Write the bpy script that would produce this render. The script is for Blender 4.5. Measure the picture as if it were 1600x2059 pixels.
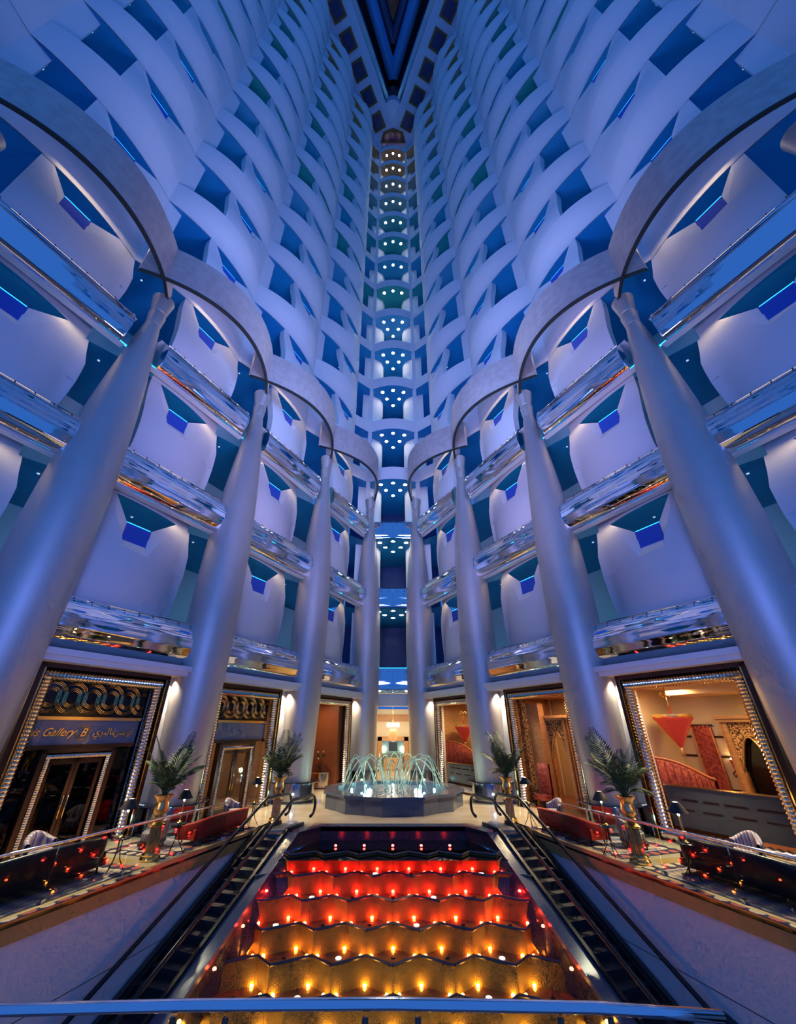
import bpy, bmesh, math, random
from mathutils import Vector, Matrix
random.seed(7)
sc = bpy.context.scene
COL = sc.collection
for o in list(bpy.data.objects): bpy.data.objects.remove(o)

# ------------------------------------------------------------------ camera, world, exposure
EYE = 3.45
cam = bpy.data.cameras.new('camera'); camo = bpy.data.objects.new('camera', cam); COL.objects.link(camo)
cam.sensor_fit = 'HORIZONTAL'; cam.sensor_width = 36.0; cam.lens = 36.0*785/1600
cam.shift_x = 10/1600; cam.clip_start = .05; cam.clip_end = 500
camo.location = (0, 0, EYE); camo.rotation_euler = (math.radians(90)+math.atan(436/785), 0, 0)
sc.camera = camo
sc.view_settings.view_transform = 'Standard'; sc.view_settings.look = 'None'
sc.view_settings.gamma = 1; sc.view_settings.use_curve_mapping = False
sc.view_settings.exposure = 0.0
cy = sc.cycles
cy.use_denoising = True; cy.max_bounces = 6; cy.diffuse_bounces = 3; cy.glossy_bounces = 4
cy.transmission_bounces = 6; cy.transparent_max_bounces = 12; cy.caustics_reflective = False; cy.caustics_refractive = False
cy.sample_clamp_indirect = 4; cy.use_adaptive_sampling = True; cy.adaptive_threshold = .07; cy.adaptive_min_samples = 12

W = bpy.data.worlds.new('world'); sc.world = W; W.use_nodes = True
bg = W.node_tree.nodes['Background']; bg.inputs[0].default_value = (.030, .14, .54, 1); bg.inputs[1].default_value = 1.0

def light(name, kind, loc, power, color, rot=(0, 0, 0), size=1.0, sy=None, spot=None, blend=.6):
    l = bpy.data.lights.new(name, kind); l.energy = power; l.color = color
    if kind == 'AREA':
        l.size = size
        if sy: l.shape = 'RECTANGLE'; l.size_y = sy
    else: l.shadow_soft_size = size
    if spot: l.spot_size = math.radians(spot); l.spot_blend = blend
    o = bpy.data.objects.new(name, l); COL.objects.link(o); o.location = loc; o.rotation_euler = rot
    return o
def aim(o, target):
    o.rotation_euler = (Vector(target)-o.location).to_track_quat('-Z', 'Y').to_euler(); return o
# unseen blue and violet spots, added in mid-air for the atrium's flood light
for sx in (-1, 1):
    aim(light('blue_fill', 'SPOT', (sx*2.2, 13.0, 20.0), 2700, (.25, .40, 1.0), size=1.5, spot=160), (sx*-2, 31, 52))
    aim(light('violet_fill', 'SPOT', (sx*2.5, 9.0, 9.0), 3600, (.58, .50, 1.0), size=1.5, spot=120), (sx*-6, 32, 40))

    aim(light('gallery_fill', 'SPOT', (sx*3.0, .6, 6.5), 3200, (.16, .26, 1.0), size=2.5, spot=84), (sx*10, 20, 15.5))  # unseen spot added on the camera side to turn columns and shells bluer

# ------------------------------------------------------------------ materials
MATS = {}
def mat(name, col=(.8, .8, .8), rough=.5, metal=0.0, emit=None, es=0.0, spec=.5, trans=0.0, ior=1.45, coat=0.0, alpha=1.0):
    if name in MATS: return MATS[name]
    m = bpy.data.materials.new(name); m.use_nodes = True
    b = m.node_tree.nodes['Principled BSDF']
    b.inputs['Base Color'].default_value = (*col, 1); b.inputs['Roughness'].default_value = rough
    b.inputs['Metallic'].default_value = metal; b.inputs['Specular IOR Level'].default_value = spec
    b.inputs['IOR'].default_value = ior; b.inputs['Transmission Weight'].default_value = trans
    b.inputs['Coat Weight'].default_value = coat; b.inputs['Alpha'].default_value = alpha
    if emit: b.inputs['Emission Color'].default_value = (*emit, 1); b.inputs['Emission Strength'].default_value = es
    MATS[name] = m; return m
def nt(m): return m.node_tree, m.node_tree.nodes['Principled BSDF']
def noise_col(m, c1, c2, scale=4, detail=4, coords='Object', lo=.35, hi=.65, stretch=None, kind='noise'):
    t, b = nt(m); N = t.nodes; L = t.links
    tc = N.new('ShaderNodeTexCoord'); src = tc.outputs[coords]
    if stretch:
        mp = N.new('ShaderNodeMapping'); mp.inputs['Scale'].default_value = stretch; L.new(src, mp.inputs[0]); src = mp.outputs[0]
    if kind == 'voronoi': n = N.new('ShaderNodeTexVoronoi'); n.inputs['Scale'].default_value = scale; out = n.outputs['Color']
    else: n = N.new('ShaderNodeTexNoise'); n.inputs['Scale'].default_value = scale; n.inputs['Detail'].default_value = detail; out = n.outputs[0]
    L.new(src, n.inputs['Vector'])
    r = N.new('ShaderNodeValToRGB'); r.color_ramp.elements[0].position = lo; r.color_ramp.elements[1].position = hi
    r.color_ramp.elements[0].color = (*c1, 1); r.color_ramp.elements[1].color = (*c2, 1)
    L.new(out, r.inputs[0]); L.new(r.outputs[0], b.inputs['Base Color']); return m
def bump(m, scale=60, strength=.3, dist=.02, stretch=None, kind='noise'):
    t, b = nt(m); N = t.nodes; L = t.links
    tc = N.new('ShaderNodeTexCoord'); src = tc.outputs['Object']
    if stretch:
        mp = N.new('ShaderNodeMapping'); mp.inputs['Scale'].default_value = stretch; L.new(src, mp.inputs[0]); src = mp.outputs[0]
    n = N.new('ShaderNodeTexVoronoi' if kind == 'voronoi' else 'ShaderNodeTexNoise'); n.inputs['Scale'].default_value = scale
    L.new(src, n.inputs['Vector'])
    bp = N.new('ShaderNodeBump'); bp.inputs['Strength'].default_value = strength; bp.inputs['Distance'].default_value = dist
    L.new(n.outputs[0], bp.inputs['Height']); L.new(bp.outputs[0], b.inputs['Normal']); return m

white = mat('white_plaster', (.80, .80, .82), .55)
lobby_white = mat('lobby_white_plaster', (.82, .80, .76), .5)
chrome = mat('polished_chrome', (.86, .87, .9), .03, 1.0)
plain_chrome = mat('plain_chrome', (.85, .85, .88), .1, 1.0)
silver = noise_col(mat('silver_leaf', (.6, .57, .54), .5, .7), (.55, .52, .50), (.60, .57, .545), .5, 2)
ribbon_m = noise_col(mat('champagne_leaf', (.62, .56, .5), .45, .45), (.60, .48, .44), (.70, .58, .53), 2.5, 4)
dark_edge = mat('dark_edge', (.03, .035, .03), .4)
gold = mat('polished_gold', (.86, .58, .22), .16, 1.0)
gold_leaf = bump(noise_col(mat('gold_leaf', (.8, .52, .2), .3, .9), (.62, .38, .13), (.86, .6, .26), 6, 4), 30, .25, .02)
brass = mat('brass_strip', (.55, .38, .16), .5, .4)
bronze = mat('bronze_wood', (.075, .032, .016), .25, .3)
wood = noise_col(mat('warm_wood', (.4, .2, .09), .35), (.34, .15, .06), (.50, .25, .11), 3, 5, stretch=(1, 1, 8))
black = mat('black_lacquer', (.004, .004, .005), .12)
black_rubber = mat('black_rubber', (.012, .012, .014), .3)
dark_steel = mat('dark_steel', (.02, .02, .024), .35, .4)
granite = noise_col(mat('blue_granite', (.06, .08, .13), .18), (.035, .05, .09), (.12, .15, .22), 60, 6)
dark_granite = noise_col(mat('dark_granite', (.02, .02, .03), .2), (.012, .014, .022), (.075, .085, .11), 45, 7)
marble = noise_col(mat('cream_marble', (.62, .52, .36), .07), (.56, .47, .32), (.68, .60, .45), .9, 6)
glass = mat('clear_glass', (.96, 1, .99), .0, trans=1.0, ior=1.06, spec=.5)
def soft_glass(name, tint, refl=.12, keep=.86):
    m = bpy.data.materials.new(name); m.use_nodes = True; t = m.node_tree; N = t.nodes; L = t.links
    for n in list(N):
        if n.type != 'OUTPUT_MATERIAL': N.remove(n)
    out = [n for n in N if n.type == 'OUTPUT_MATERIAL'][0]
    tr = N.new('ShaderNodeBsdfTransparent'); tr.inputs[0].default_value = (*[c*keep for c in tint], 1)
    gl = N.new('ShaderNodeBsdfGlossy'); gl.inputs['Roughness'].default_value = .01
    lw = N.new('ShaderNodeLayerWeight'); lw.inputs[0].default_value = .5
    pw = N.new('ShaderNodeMath'); pw.operation = 'POWER'; pw.inputs[1].default_value = 4.0; L.new(lw.outputs['Facing'], pw.inputs[0])
    ma = N.new('ShaderNodeMath'); ma.operation = 'MULTIPLY_ADD'; ma.inputs[1].default_value = .5; ma.inputs[2].default_value = refl*.35; L.new(pw.outputs[0], ma.inputs[0])
    mx = N.new('ShaderNodeMixShader'); L.new(ma.outputs[0], mx.inputs[0]); L.new(tr.outputs[0], mx.inputs[1]); L.new(gl.outputs[0], mx.inputs[2])
    L.new(mx.outputs[0], out.inputs[0]); MATS[name] = m; return m
pane = soft_glass('balustrade_glass', (.9, .98, .97))
dark_pane = soft_glass('smoked_glass', (.35, .37, .42), keep=.8)
room_pane = soft_glass('shop_window_glass', (.95, .93, .9), keep=.95)
cyan_lamp_dim = mat('cyan_lamp_dim', (.1, .6, .9), .5, emit=(.02, .5, 1.0), es=1.3)
cyan_lamp = mat('cyan_lamp', (.1, .6, .9), .5, emit=(.02, .5, 1.0), es=2.6)
blue_cove = mat('blue_cove_lamp', (.1, .4, .9), .5, emit=(.008, .42, .9), es=9)
lamp_white = mat('lamp_white', (1, 1, 1), .5, emit=(1, .97, .9), es=28)
lamp_small = mat('lamp_small', (1, 1, 1), .5, emit=(.7, .85, 1), es=.7)
lamp_warm = mat('lamp_warm', (1, .8, .5), .5, emit=(1, .72, .35), es=40)

# ------------------------------------------------------------------ mesh helpers
class MB:
    def __init__(s, tf=None): s.v = []; s.f = []; s.tf = tf
    def add(s, vs, fs):
        n = len(s.v); s.v += [tuple(s.tf(*p)) if s.tf else tuple(p) for p in vs]; s.f += [tuple(i+n for i in f) for f in fs]; return s
    def box(s, x0, x1, y0, y1, z0, z1):
        return s.add([(x0,y0,z0),(x1,y0,z0),(x1,y1,z0),(x0,y1,z0),(x0,y0,z1),(x1,y0,z1),(x1,y1,z1),(x0,y1,z1)],
              [(0,3,2,1),(4,5,6,7),(0,1,5,4),(1,2,6,5),(2,3,7,6),(3,0,4,7)])
    def grid(s, pts, close=False):           # pts[row][col]
        R, Cn = len(pts), len(pts[0]); vs = [p for r in pts for p in r]; fs = []
        for i in range(R-1):
            for j in range(Cn if close else Cn-1):
                k = (j+1) % Cn; fs.append((i*Cn+j, i*Cn+k, (i+1)*Cn+k, (i+1)*Cn+j))
        return s.add(vs, fs)
    def lathe(s, prof, n=32, c=(0,0,0), cap=True, sq=1.0):
        rows = [[(c[0]+r*math.cos(2*math.pi*k/n), c[1]+sq*r*math.sin(2*math.pi*k/n), c[2]+z) for k in range(n)] for r, z in prof]
        s.grid(rows, True); m = len(s.v)-len(rows)*n
        if cap: s.f.append(tuple(m+k for k in range(n))[::-1]); s.f.append(tuple(m+(len(rows)-1)*n+k for k in range(n)))
        return s
    def prism(s, poly, z0, z1):
        n = len(poly); zz0 = z0 if isinstance(z0, (list, tuple)) else [z0]*n; zz1 = z1 if isinstance(z1, (list, tuple)) else [z1]*n
        vs = [(p[0],p[1],zz0[i]) for i, p in enumerate(poly)]+[(p[0],p[1],zz1[i]) for i, p in enumerate(poly)]
        return s.add(vs, [tuple(range(n))[::-1], tuple(range(n,2*n))]+[(i,(i+1)%n,n+(i+1)%n,n+i) for i in range(n)])
    def tube(s, path, r, n=8, cap=True, closed=False):
        path = [Vector(p) for p in path]; m = len(path); rows = []; prev = None
        for i, p in enumerate(path):
            a = path[(i-1) % m] if (closed or i > 0) else p; b = path[(i+1) % m] if (closed or i < m-1) else p
            d = (b-a).normalized()
            if prev is None:
                up = Vector((0,0,1)) if abs(d.z) < .9 else Vector((1,0,0)); x = d.cross(up).normalized()
            else:
                x = (prev - d*prev.dot(d)).normalized()
            prev = x; y = d.cross(x); rr = r[i] if isinstance(r, (list, tuple)) else r
            rows.append([tuple(p+(x*math.cos(2*math.pi*k/n)+y*math.sin(2*math.pi*k/n))*rr) for k in range(n)])
        if closed: rows.append(rows[0])
        s.grid(rows, True); b0 = len(s.v)-len(rows)*n
        if cap and not closed: s.f.append(tuple(b0+k for k in range(n))[::-1]); s.f.append(tuple(b0+(len(rows)-1)*n+k for k in range(n)))
        return s
    def mesh(s, name, smooth=False, org=(0,0,0), recalc=True):
        me = bpy.data.meshes.new(name); me.from_pydata([(p[0]-org[0],p[1]-org[1],p[2]-org[2]) for p in s.v], [], s.f)
        if recalc:
            b = bmesh.new(); b.from_mesh(me); bmesh.ops.recalc_face_normals(b, faces=b.faces); b.to_mesh(me); b.free()
        if smooth:
            me.polygons.foreach_set('use_smooth', [True]*len(me.polygons))
            if smooth == 'auto':
                me.set_sharp_from_angle(angle=math.radians(38))
        return me
def link(name, me, m, parent=None, loc=(0,0,0), rz=0):
    o = bpy.data.objects.new(name, me)
    if m is not None and me is not None and not me.materials: me.materials.append(m)
    COL.objects.link(o); o.parent = parent; o.location = loc; o.rotation_euler = (0,0,rz); return o
def part(name, mb, m, parent=None, smooth=False, org=(0,0,0), loc=None):
    return link(name, mb.mesh(name, smooth, org), m, parent, loc if loc is not None else (0,0,0))
def empty(name, loc=(0,0,0), rz=0, parent=None):
    o = bpy.data.objects.new(name, None); o.empty_display_size = .2; COL.objects.link(o); o.location = loc; o.rotation_euler = (0,0,rz); o.parent = parent; return o
def tag(o, label, cat, group=None):
    o['label'] = label; o['category'] = cat
    if group: o['group'] = group
    return o
def struct(o, label=None):
    o['kind'] = 'structure'
    if label: o['label'] = label
    return o
def stuff(o): o['kind'] = 'stuff'; return o
def copy_tree(root, loc, rz=0, parent=None):
    r = root.copy(); COL.objects.link(r); r.location = loc; r.rotation_euler = (0,0,rz); r.parent = parent
    for ch in list(root.children):
        copy_child(ch, r)
    return r
def copy_child(ch, par):
    c = ch.copy(); COL.objects.link(c); c.parent = par
    for g in list(ch.children): copy_child(g, c)
ORD = ['first','second','third','fourth','fifth','sixth','seventh','eighth','ninth','tenth','eleventh','twelfth','thirteenth','fourteenth','fifteenth','sixteenth','seventeenth']
SIDE = {-1: 'left', 1: 'right'}

# ------------------------------------------------------------------ plan of the atrium
FL = 6.6; Z0 = 5.8; PAR = 2.25
CC = {-1: (-18.5,-.7), 0: (-15.3,5.95), 1: (-12.07,12.6), 2: (-8.8,19.2), 3: (-5.5,26.3), 4: (-2.2,33.1)}
WW = {i: (c[0]-1.9, c[1]-.8) for i, c in CC.items()}
def frame(P, Q, sx):
    dx, dy = Q[0]-P[0], Q[1]-P[1]; L = math.hypot(dx, dy); dx /= L; dy /= L
    return (lambda u, v, z: (-sx*(P[0]+u*dx+v*dy), P[1]+u*dy-v*dx, z)), L
def cframe(i, sx): return frame(CC[i], CC[i+1], sx)      # u along the wall away from camera, v into the atrium
def wframe(i, sx): return frame(WW[i], WW[i+1], sx)
def zb(k): return Z0+FL*k
TOP = zb(15)+4.9
def sm(a, b, x): x = max(0, min(1, (x-a)/(b-a))); return x*x*(3-2*x)
def bulge(z):
    return .65+.72*sm(0, PAR, z) - .72*sm(2.9, FL, z)

# ------------------------------------------------------------------ walls: shells, parapets, soffits
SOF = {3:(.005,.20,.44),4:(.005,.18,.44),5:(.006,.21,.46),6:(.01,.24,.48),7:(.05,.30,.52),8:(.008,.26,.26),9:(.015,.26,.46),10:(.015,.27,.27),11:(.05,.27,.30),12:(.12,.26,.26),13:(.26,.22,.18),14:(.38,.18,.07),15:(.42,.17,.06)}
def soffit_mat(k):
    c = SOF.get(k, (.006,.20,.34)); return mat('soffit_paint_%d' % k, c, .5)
def arcv(t): return 4*t*(1-t)
def shell_mesh(L, tf, low=False):
    mb = MB(tf); t0 = 2.75/7.4; nl = lambda z: 3.95-.72*sm(4.2, FL, z) ; nr = lambda z: 5.15+1.3*(z-4.25)/(FL-4.25)
    a = L/7.4
    def V(u, z): return arcv(u/L)*bulge(z)
    Rl = [0,.4,.75,1.15,1.7,2.25,2.8,3.5,4.25]; Ru = [4.25,4.8,5.4,6.0,FL]
    def UE(z): return L+(.45*sm(0,4.6,z)-.3*sm(5.2,FL,z)-.1 if low else 0)
    mb.grid([[(t0*L+(UE(z)-t0*L)*j/18, V(min(t0*L+(UE(z)-t0*L)*j/18, L),z), z) for j in range(19)] for z in Rl])
    if low: mb.grid([[(UE(z), 0, z), (UE(z)-.05, -.6, z)] for z in Rl+Ru[1:]])
    for s0, s1, n in ((lambda z: t0*L, lambda z: nl(z)*a, 5), (lambda z: nr(z)*a, UE, 6)):
        mb.grid([[(s0(z)+(s1(z)-s0(z))*j/n, V(min(s0(z)+(s1(z)-s0(z))*j/n, L), z), z) for j in range(n+1)] for z in Ru])
    # end returns
    mb.grid([[(t0*L, V(t0*L,z), z), (t0*L+.05, V(t0*L,z)-.5, z)] for z in Rl+Ru[1:]])
    # reveals of the niche
    D = .3; il, ir, ib = 4.05*a, 4.95*a, 4.75
    if not low:
        mb.grid([[(u, V(0,z), z) for u in (-.35,.0,.95)] for z in (0,2,4,FL)]); mb.grid([[(.95, 0, z),(.95, -.5, z)] for z in (0,2,4,FL)])
    iz = lambda z: ib+(z-4.25)/(FL-4.25)*(5.55-ib); vi = arcv(.6)*bulge(4.9)-.31
    mb.grid([[(nl(z)*a, V(nl(z)*a,z), z), (il, vi, iz(z))] for z in Ru])
    mb.grid([[(nr(z)*a, V(nr(z)*a,z), z), (ir+.22, vi, iz(z))] for z in Ru])
    mb.grid([[(nl(4.25)*a, V(nl(4.25)*a,4.25), 4.25), (nr(4.25)*a, V(nr(4.25)*a,4.25), 4.25)], [(il, vi, ib), (ir+.22, vi, ib)]])
    return mb
def panel_mesh(L, tf):
    a = L/7.4; mb = MB(tf); il, ir = 4.05*a, 4.95*a; v = arcv(.6)*bulge(4.9)-.31
    return mb.box(il-.02, ir+.25, v-.08, v, 4.7, 5.55)
def strip_mesh(L, tf):
    a = L/7.4; mb = MB(tf); il, ir = 4.05*a, 4.95*a; v = arcv(.6)*bulge(4.9)-.31
    return mb.box(il, ir+.2, v-.03, v+.012, 5.555, 5.58)
def parapet_mesh(L, tf):
    mb = MB(tf); zs = [0,.12,.4,.75,1.15,1.7,PAR]; n = 24
    def V(t, z): return .035+arcv(t)*bulge(z)
    out = [[(t*L/n, V(t/n, z), z) for t in range(n+1)] for z in zs]
    inn = [[(t*L/n, V(t/n, z)-.22, z) for t in range(n+1)] for z in zs[::-1]]
    return mb.grid(out+inn)
def soffit_mesh(L, tf, z=FL):
    n = 24
    return MB(tf).grid([[(t*L/n, arcv(t/n)*.65-.01, z) for t in range(n+1)], [(t*L/n, -5.0, z) for t in range(n+1)]])
def cove_mesh(L, tf):
    return MB(tf).box(.3, L-.3, -.9, -.8, 2.5, 2.54)
t_open = 2.75/7.4
WALL = {}
for sx in (-1, 1):
    WALL[sx] = struct(empty('wall_'+SIDE[sx]), 'scalloped white balcony wall of the %s wing rising to the ceiling' % SIDE[sx])
WALL[0] = struct(empty('wall_back'), 'white apex of the atrium with stacked balconies and bright downlights')
def dl_mesh(): return MB().lathe([(.055,0),(.055,.02)], 8).mesh('downlight')
DL = dl_mesh()
for sx in (-1, 1):
    for i in range(-1, 4):
        tf, L = wframe(i, sx); w = WALL[sx]
        if i >= 0:
            # slice from tier 0 up
            k0 = 0
        else: k0 = 3
        sh = shell_mesh(L, tf).mesh('bay_shell', 'auto'); shl = shell_mesh(L, tf, True).mesh('bay_shell', 'auto'); pa = parapet_mesh(L, tf).mesh('balcony_parapet', 'auto'); pn = panel_mesh(L, tf).mesh('niche_panel'); st = strip_mesh(L, tf).mesh('niche_lamp'); st2 = strip_mesh(L, tf).mesh('niche_lamp')
        co = cove_mesh(L, tf).mesh('cove_lamp'); so_v = soffit_mesh(L, tf)
        bk = MB(tf).grid([[(0,-4.6,0),(L,-4.6,0)],[(0,-4.6,FL),(L,-4.6,FL)]]).mesh('corridor_wall')
        for k in range(k0, 16):
            zk = zb(k)
            link('bay_shell', sh if k >= 3 else shl, white, w, (0,0,zk))
            if k >= 3: link('balcony_parapet', pa, white, w, (0,0,zk))
            if k < 6:
                link('niche_panel', pn, mat('niche_blue', (.03,.10,.55), .5), w, (0,0,zk)); link('niche_lamp', st if k < 3 else st2, cyan_lamp if k < 3 else cyan_lamp_dim, w, (0,0,zk))
            if k < 15:
                s = so_v.mesh('balcony_soffit'); link('balcony_soffit', s, soffit_mat(k+1), w, (0,0,zk))
                link('cove_lamp', co, blue_cove, w, (0,0,zk if k >= 3 else zk-.5))
                link('corridor_wall', bk, white, w, (0,0,zk))
                if k < 7:
                    for (u, v) in ((.9,-.7),(4.9,-.9)):
                        link('downlight', DL, lamp_small, w, tf(u, v, zk+FL-.03))
# apex
AP = [(-4.1,32.3), (-2.55,33.65)]
def apex_line(n=14):
    pts = [(-4.1,32.3),(-3.3,33.0),(-2.55,33.65)]
    for j in range(1, n): x = -2.55+5.1*j/n; pts.append((x, 32.95+.7*(x/2.55)**2))
    return pts+[(2.55,33.65),(3.3,33.0),(4.1,32.3)]
al = apex_line()
def apex_parapet():
    mb = MB(); o = [[(x, y, z) for x, y in al] for z in (0, .5, 1.5)]; i = [[(x, y+.25, z) for x, y in al] for z in (1.5, 0)]
    return mb.grid(o+i)
ap = apex_parapet().mesh('balcony_parapet', 'auto')
pier = MB()
for s in (-1, 1):
    pier.prism([(s*2.75,33.55),(s*2.35,33.62),(s*2.35,34.0),(s*2.75,34.0)], 1.2, FL)
pier_me = pier.mesh('pier')
asof = MB().grid([[(x, y-.01, FL) for x, y in al], [(x*1.25, 40.5, FL) for x, y in al]])
flank = []
for s in (-1, 1):
    pts = [(s*3.6,34.4),(s*2.3,34.7),(s*1.55,35.2),(s*1.25,35.9),(s*1.3,36.8),(s*1.6,38.0),(s*2.1,40.4)]
    flank.append(MB().grid([[(x,y,1.2 if True else 0) for x, y in pts],[(x,y,FL) for x, y in pts]]).mesh('corridor_wall', True))
aback = MB().grid([[(-5,40.4,0),(5,40.4,0)],[(-5,40.4,FL),(5,40.4,FL)]]).mesh('corridor_wall')
BIGDL = MB().lathe([(.19,0),(.19,.03)], 16).mesh('apex_downlight'); BIGRIM = MB().lathe([(.19,0),(.25,0),(.25,.03),(.19,.03)], 16, cap=False).mesh('trim_ring')
LAYOUT = [(0,33.7),(-1.25,34.0),(1.25,34.0),(-.75,35.1),(.75,35.1),(0,36.2)]
acove = MB().box(-3.0,3.0,34.35,34.45,2.0,2.04).mesh('cove_lamp')
for k in range(0, 16):
    zk = zb(k)
    if k < 15: link('cove_lamp', acove, blue_cove, WALL[0], (0,0,zk))
    if k >= 3: link('balcony_parapet', ap, white, WALL[0], (0,0,zk))
    link('pier', pier_me, white, WALL[0], (0,0,zk))
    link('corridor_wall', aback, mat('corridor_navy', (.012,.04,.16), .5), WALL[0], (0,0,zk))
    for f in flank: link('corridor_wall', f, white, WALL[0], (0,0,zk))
    if k < 15:
        link('balcony_soffit', asof.mesh('balcony_soffit'), soffit_mat(k+1), WALL[0], (0,0,zk))
        for j, (x, y) in enumerate(LAYOUT):
            if k > 6 and j > 2: continue
            if k == 14 and False: continue
            d = empty('ceiling_downlight', (x, y, zk+FL-.03))
            link('lamp', BIGDL, lamp_white, d); link('trim_ring', BIGRIM, plain_chrome, d)
            tag(d, 'bright round downlight, %s, in the %s apex soffit above the chandelier hall' % (['front centre','front left','front right','middle left','middle right','rear centre'][j], ORD[k]), 'downlight', 'downlights of the apex balconies')

# ------------------------------------------------------------------ ceiling with coffers
ceil = struct(empty('ceiling', (0,0,TOP)), 'blue ceiling ring with square gold coffers around a V shaped skylight')
inner = lambda y: -(30.2-y)*.48
cm = MB()
for s in (-1, 1):
    outer = [WW[i] for i in range(-1, 5)]
    cm.grid([[(s*(x-1.5), y+.7, 0) for x, y in outer], [(s*min(inner(y-1.2), -.0), y-1.2, 0) for x, y in outer]])
cm.add([(-6.5,30.2,.03),(-.95,28.5,.03),(0,30.2,.03),(.95,28.5,.03),(6.5,30.2,.03),(5,42,.03),(-5,42,.03)], [(0,1,2,6),(2,3,4,5),(2,5,6)])
part('ceiling_slab', cm, mat('ceiling_blue_white', (.55,.6,.75), .5), ceil)
fm = MB()
for s in (-1, 1):
    fm.grid([[(s*inner(y), y, z) for y in (-2,10,20,30.2)] for z in (0, 1.1)])
    fm.grid([[(s*(inner(y)+.5)if inner(y)<-.5 else 0, y-.6, z) for y in (-2,10,20,29.6)] for z in (1.1, 2.2)])
    fm.grid([[(s*inner(y), y, 1.1) for y in (-2,10,20,30.2)], [(s*(inner(y)+.5)if inner(y)<-.5 else 0, y-.6, 1.1) for y in (-2,10,20,29.6)]])
part('skylight_fascia', fm, mat('fascia_teal', (.25,.5,.62), .25, .4), ceil)
part('skylight_pane', MB().box(-16,16,-3,32,13,13.2), mat('night_glass', (.004,.006,.015), .2), ceil)
sk = MB()
for s in (-1, 1): sk.grid([[(s*inner(y)*1.0, y-.5, z) for y in (-2,10,20,30.2)] for z in (2.2, 13)])
part('skylight_well', sk, mat('skylight_well_blue', (.01,.05,.11), .5), ceil)
for s in (-1, 1):
    part('skylight_beam', MB().tube([(0,26.2,8.5),(s*-1.4,22.8,8.5),(s*-12,-2.6,8.5)], 1.05, 20), mat('beam_blue', (.06,.36,.75), .3), ceil, 'auto')
    part('skylight_beam', MB().tube([(0,22.2,11.5),(s*-1.0,19.9,11.5),(s*-11,-3.0,11.5)], .8, 16), mat('beam_dark_blue', (.03,.09,.2), .4), ceil, 'auto')
part('apex_drum', MB().lathe([(1.75,0),(1.75,2.2),(1.55,2.2),(1.55,3.4)], 32, (0,29.0,.02)), mat('drum_white', (.6,.68,.85), .3), ceil, 'auto')
for r0, z0_, c in ((1.7,3.4,(.01,.03,.06)),(1.6,4.3,(.02,.16,.18)),(1.5,5.2,(.01,.03,.06)),(1.35,6.1,(.02,.2,.22))):
    part('drum_ring', MB().lathe([(r0,z0_),(r0,z0_+.9)], 32, (0,28.4,0)), mat('drum_ring_%d' % (z0_*10), c, .4), ceil, 'auto')
coffer_frame = mat('coffer_frame_gold', (.12,.085,.02), .4, .3); coffer_pane = mat('coffer_pane_blue', (.02,.03,.12), .25)
al_ = (.43,.903)
def coffer(cx, cyy, s):
    tf = lambda u, v, z: (s*(cx+u*al_[0]+v*al_[1]), cyy+u*al_[1]-v*al_[0], z)
    m = MB(tf); a, b, w = 1.35, 1.2, .32
    m.box(-a,a,-b,-b+w,-.18,.02); m.box(-a,a,b-w,b,-.18,.02); m.box(-a,-a+w,-b+w,b-w,-.18,.02); m.box(a-w,a,-b+w,b-w,-.18,.02)
    f = part('coffer', m, coffer_frame, ceil); part('coffer_pane', MB(tf).box(-a+w,a-w,-b+w,b-w,-.1,.02), coffer_pane, f)
for s in (-1, 1):
    for j in range(7):
        coffer(-3.05-1.66*j*.97, 30.4-3.5*j, s)
pent = [(-2.6,33.6),(-2.0,31.9),(0,31.3),(2.0,31.9),(2.6,33.6)]
pm = MB(); pin = [(x*.75, 32.75+(y-32.75)*.68) for x, y in pent]
for j in range(5): a, b, c, d = pent[j], pent[(j+1)%5], pin[(j+1)%5], pin[j]; pm.prism([a,b,c,d], -.2, .02)
f = part('coffer', pm, coffer_frame, ceil); part('coffer_pane', MB().prism(pin, -.1, .02), coffer_pane, f)

# ------------------------------------------------------------------ giant columns
colp = [(.86,0),(.9,1.2),(.98,3),(1.06,5),(1.12,7.5),(1.135,9.5),(1.1,11.5),(1.02,13.5),(.9,15.5),(.75,17.3),(.58,19),(.43,20.4),(.33,21.15)]
def colprof():
    out = []
    for a, b in zip(colp, colp[1:]):
        for q in range(3): out.append((a[0]+(b[0]-a[0])*q/3, a[1]+(b[1]-a[1])*q/3))
    return out+[colp[-1]]
CS = MB().lathe(colprof(), 48).mesh('shaft', 'auto')
CK1 = MB().lathe([(.28,21.1),(.34,21.15),(.40,21.9),(.37,22.0),(.3,22.05)], 32).mesh('collar', 'auto')
CK2 = MB().lathe([(.3,22.0),(.36,22.05),(.52,23.1),(.48,23.16),(.25,23.1)], 32).mesh('collar', 'auto')
CB = MB().lathe([(1.0,0),(1.05,.05),(1.05,.22),(.95,.3)], 40).mesh('base_ring', 'auto')
POS = {0:'nearest',1:'second from the camera',2:'third from the camera',3:'fourth from the camera',4:'farthest, beside the apex'}
for sx in (-1, 1):
    for i in range(0, 5):
        c = empty('lobby_column', (sx*CC[i][0]*-1*-1, CC[i][1], 0))
        c.location.x = -sx*CC[i][0] if sx > 0 else CC[i][0]
        link('shaft', CS, silver, c); link('collar', CK1, silver, c); link('collar', CK2, silver, c); link('base_ring', CB, dark_granite, c)
        tag(c, 'giant tapering silver column of the %s row, %s' % (SIDE[sx], POS[i]), 'column', 'giant silver columns')
def X(sx, x): return x if sx < 0 else -x

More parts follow.
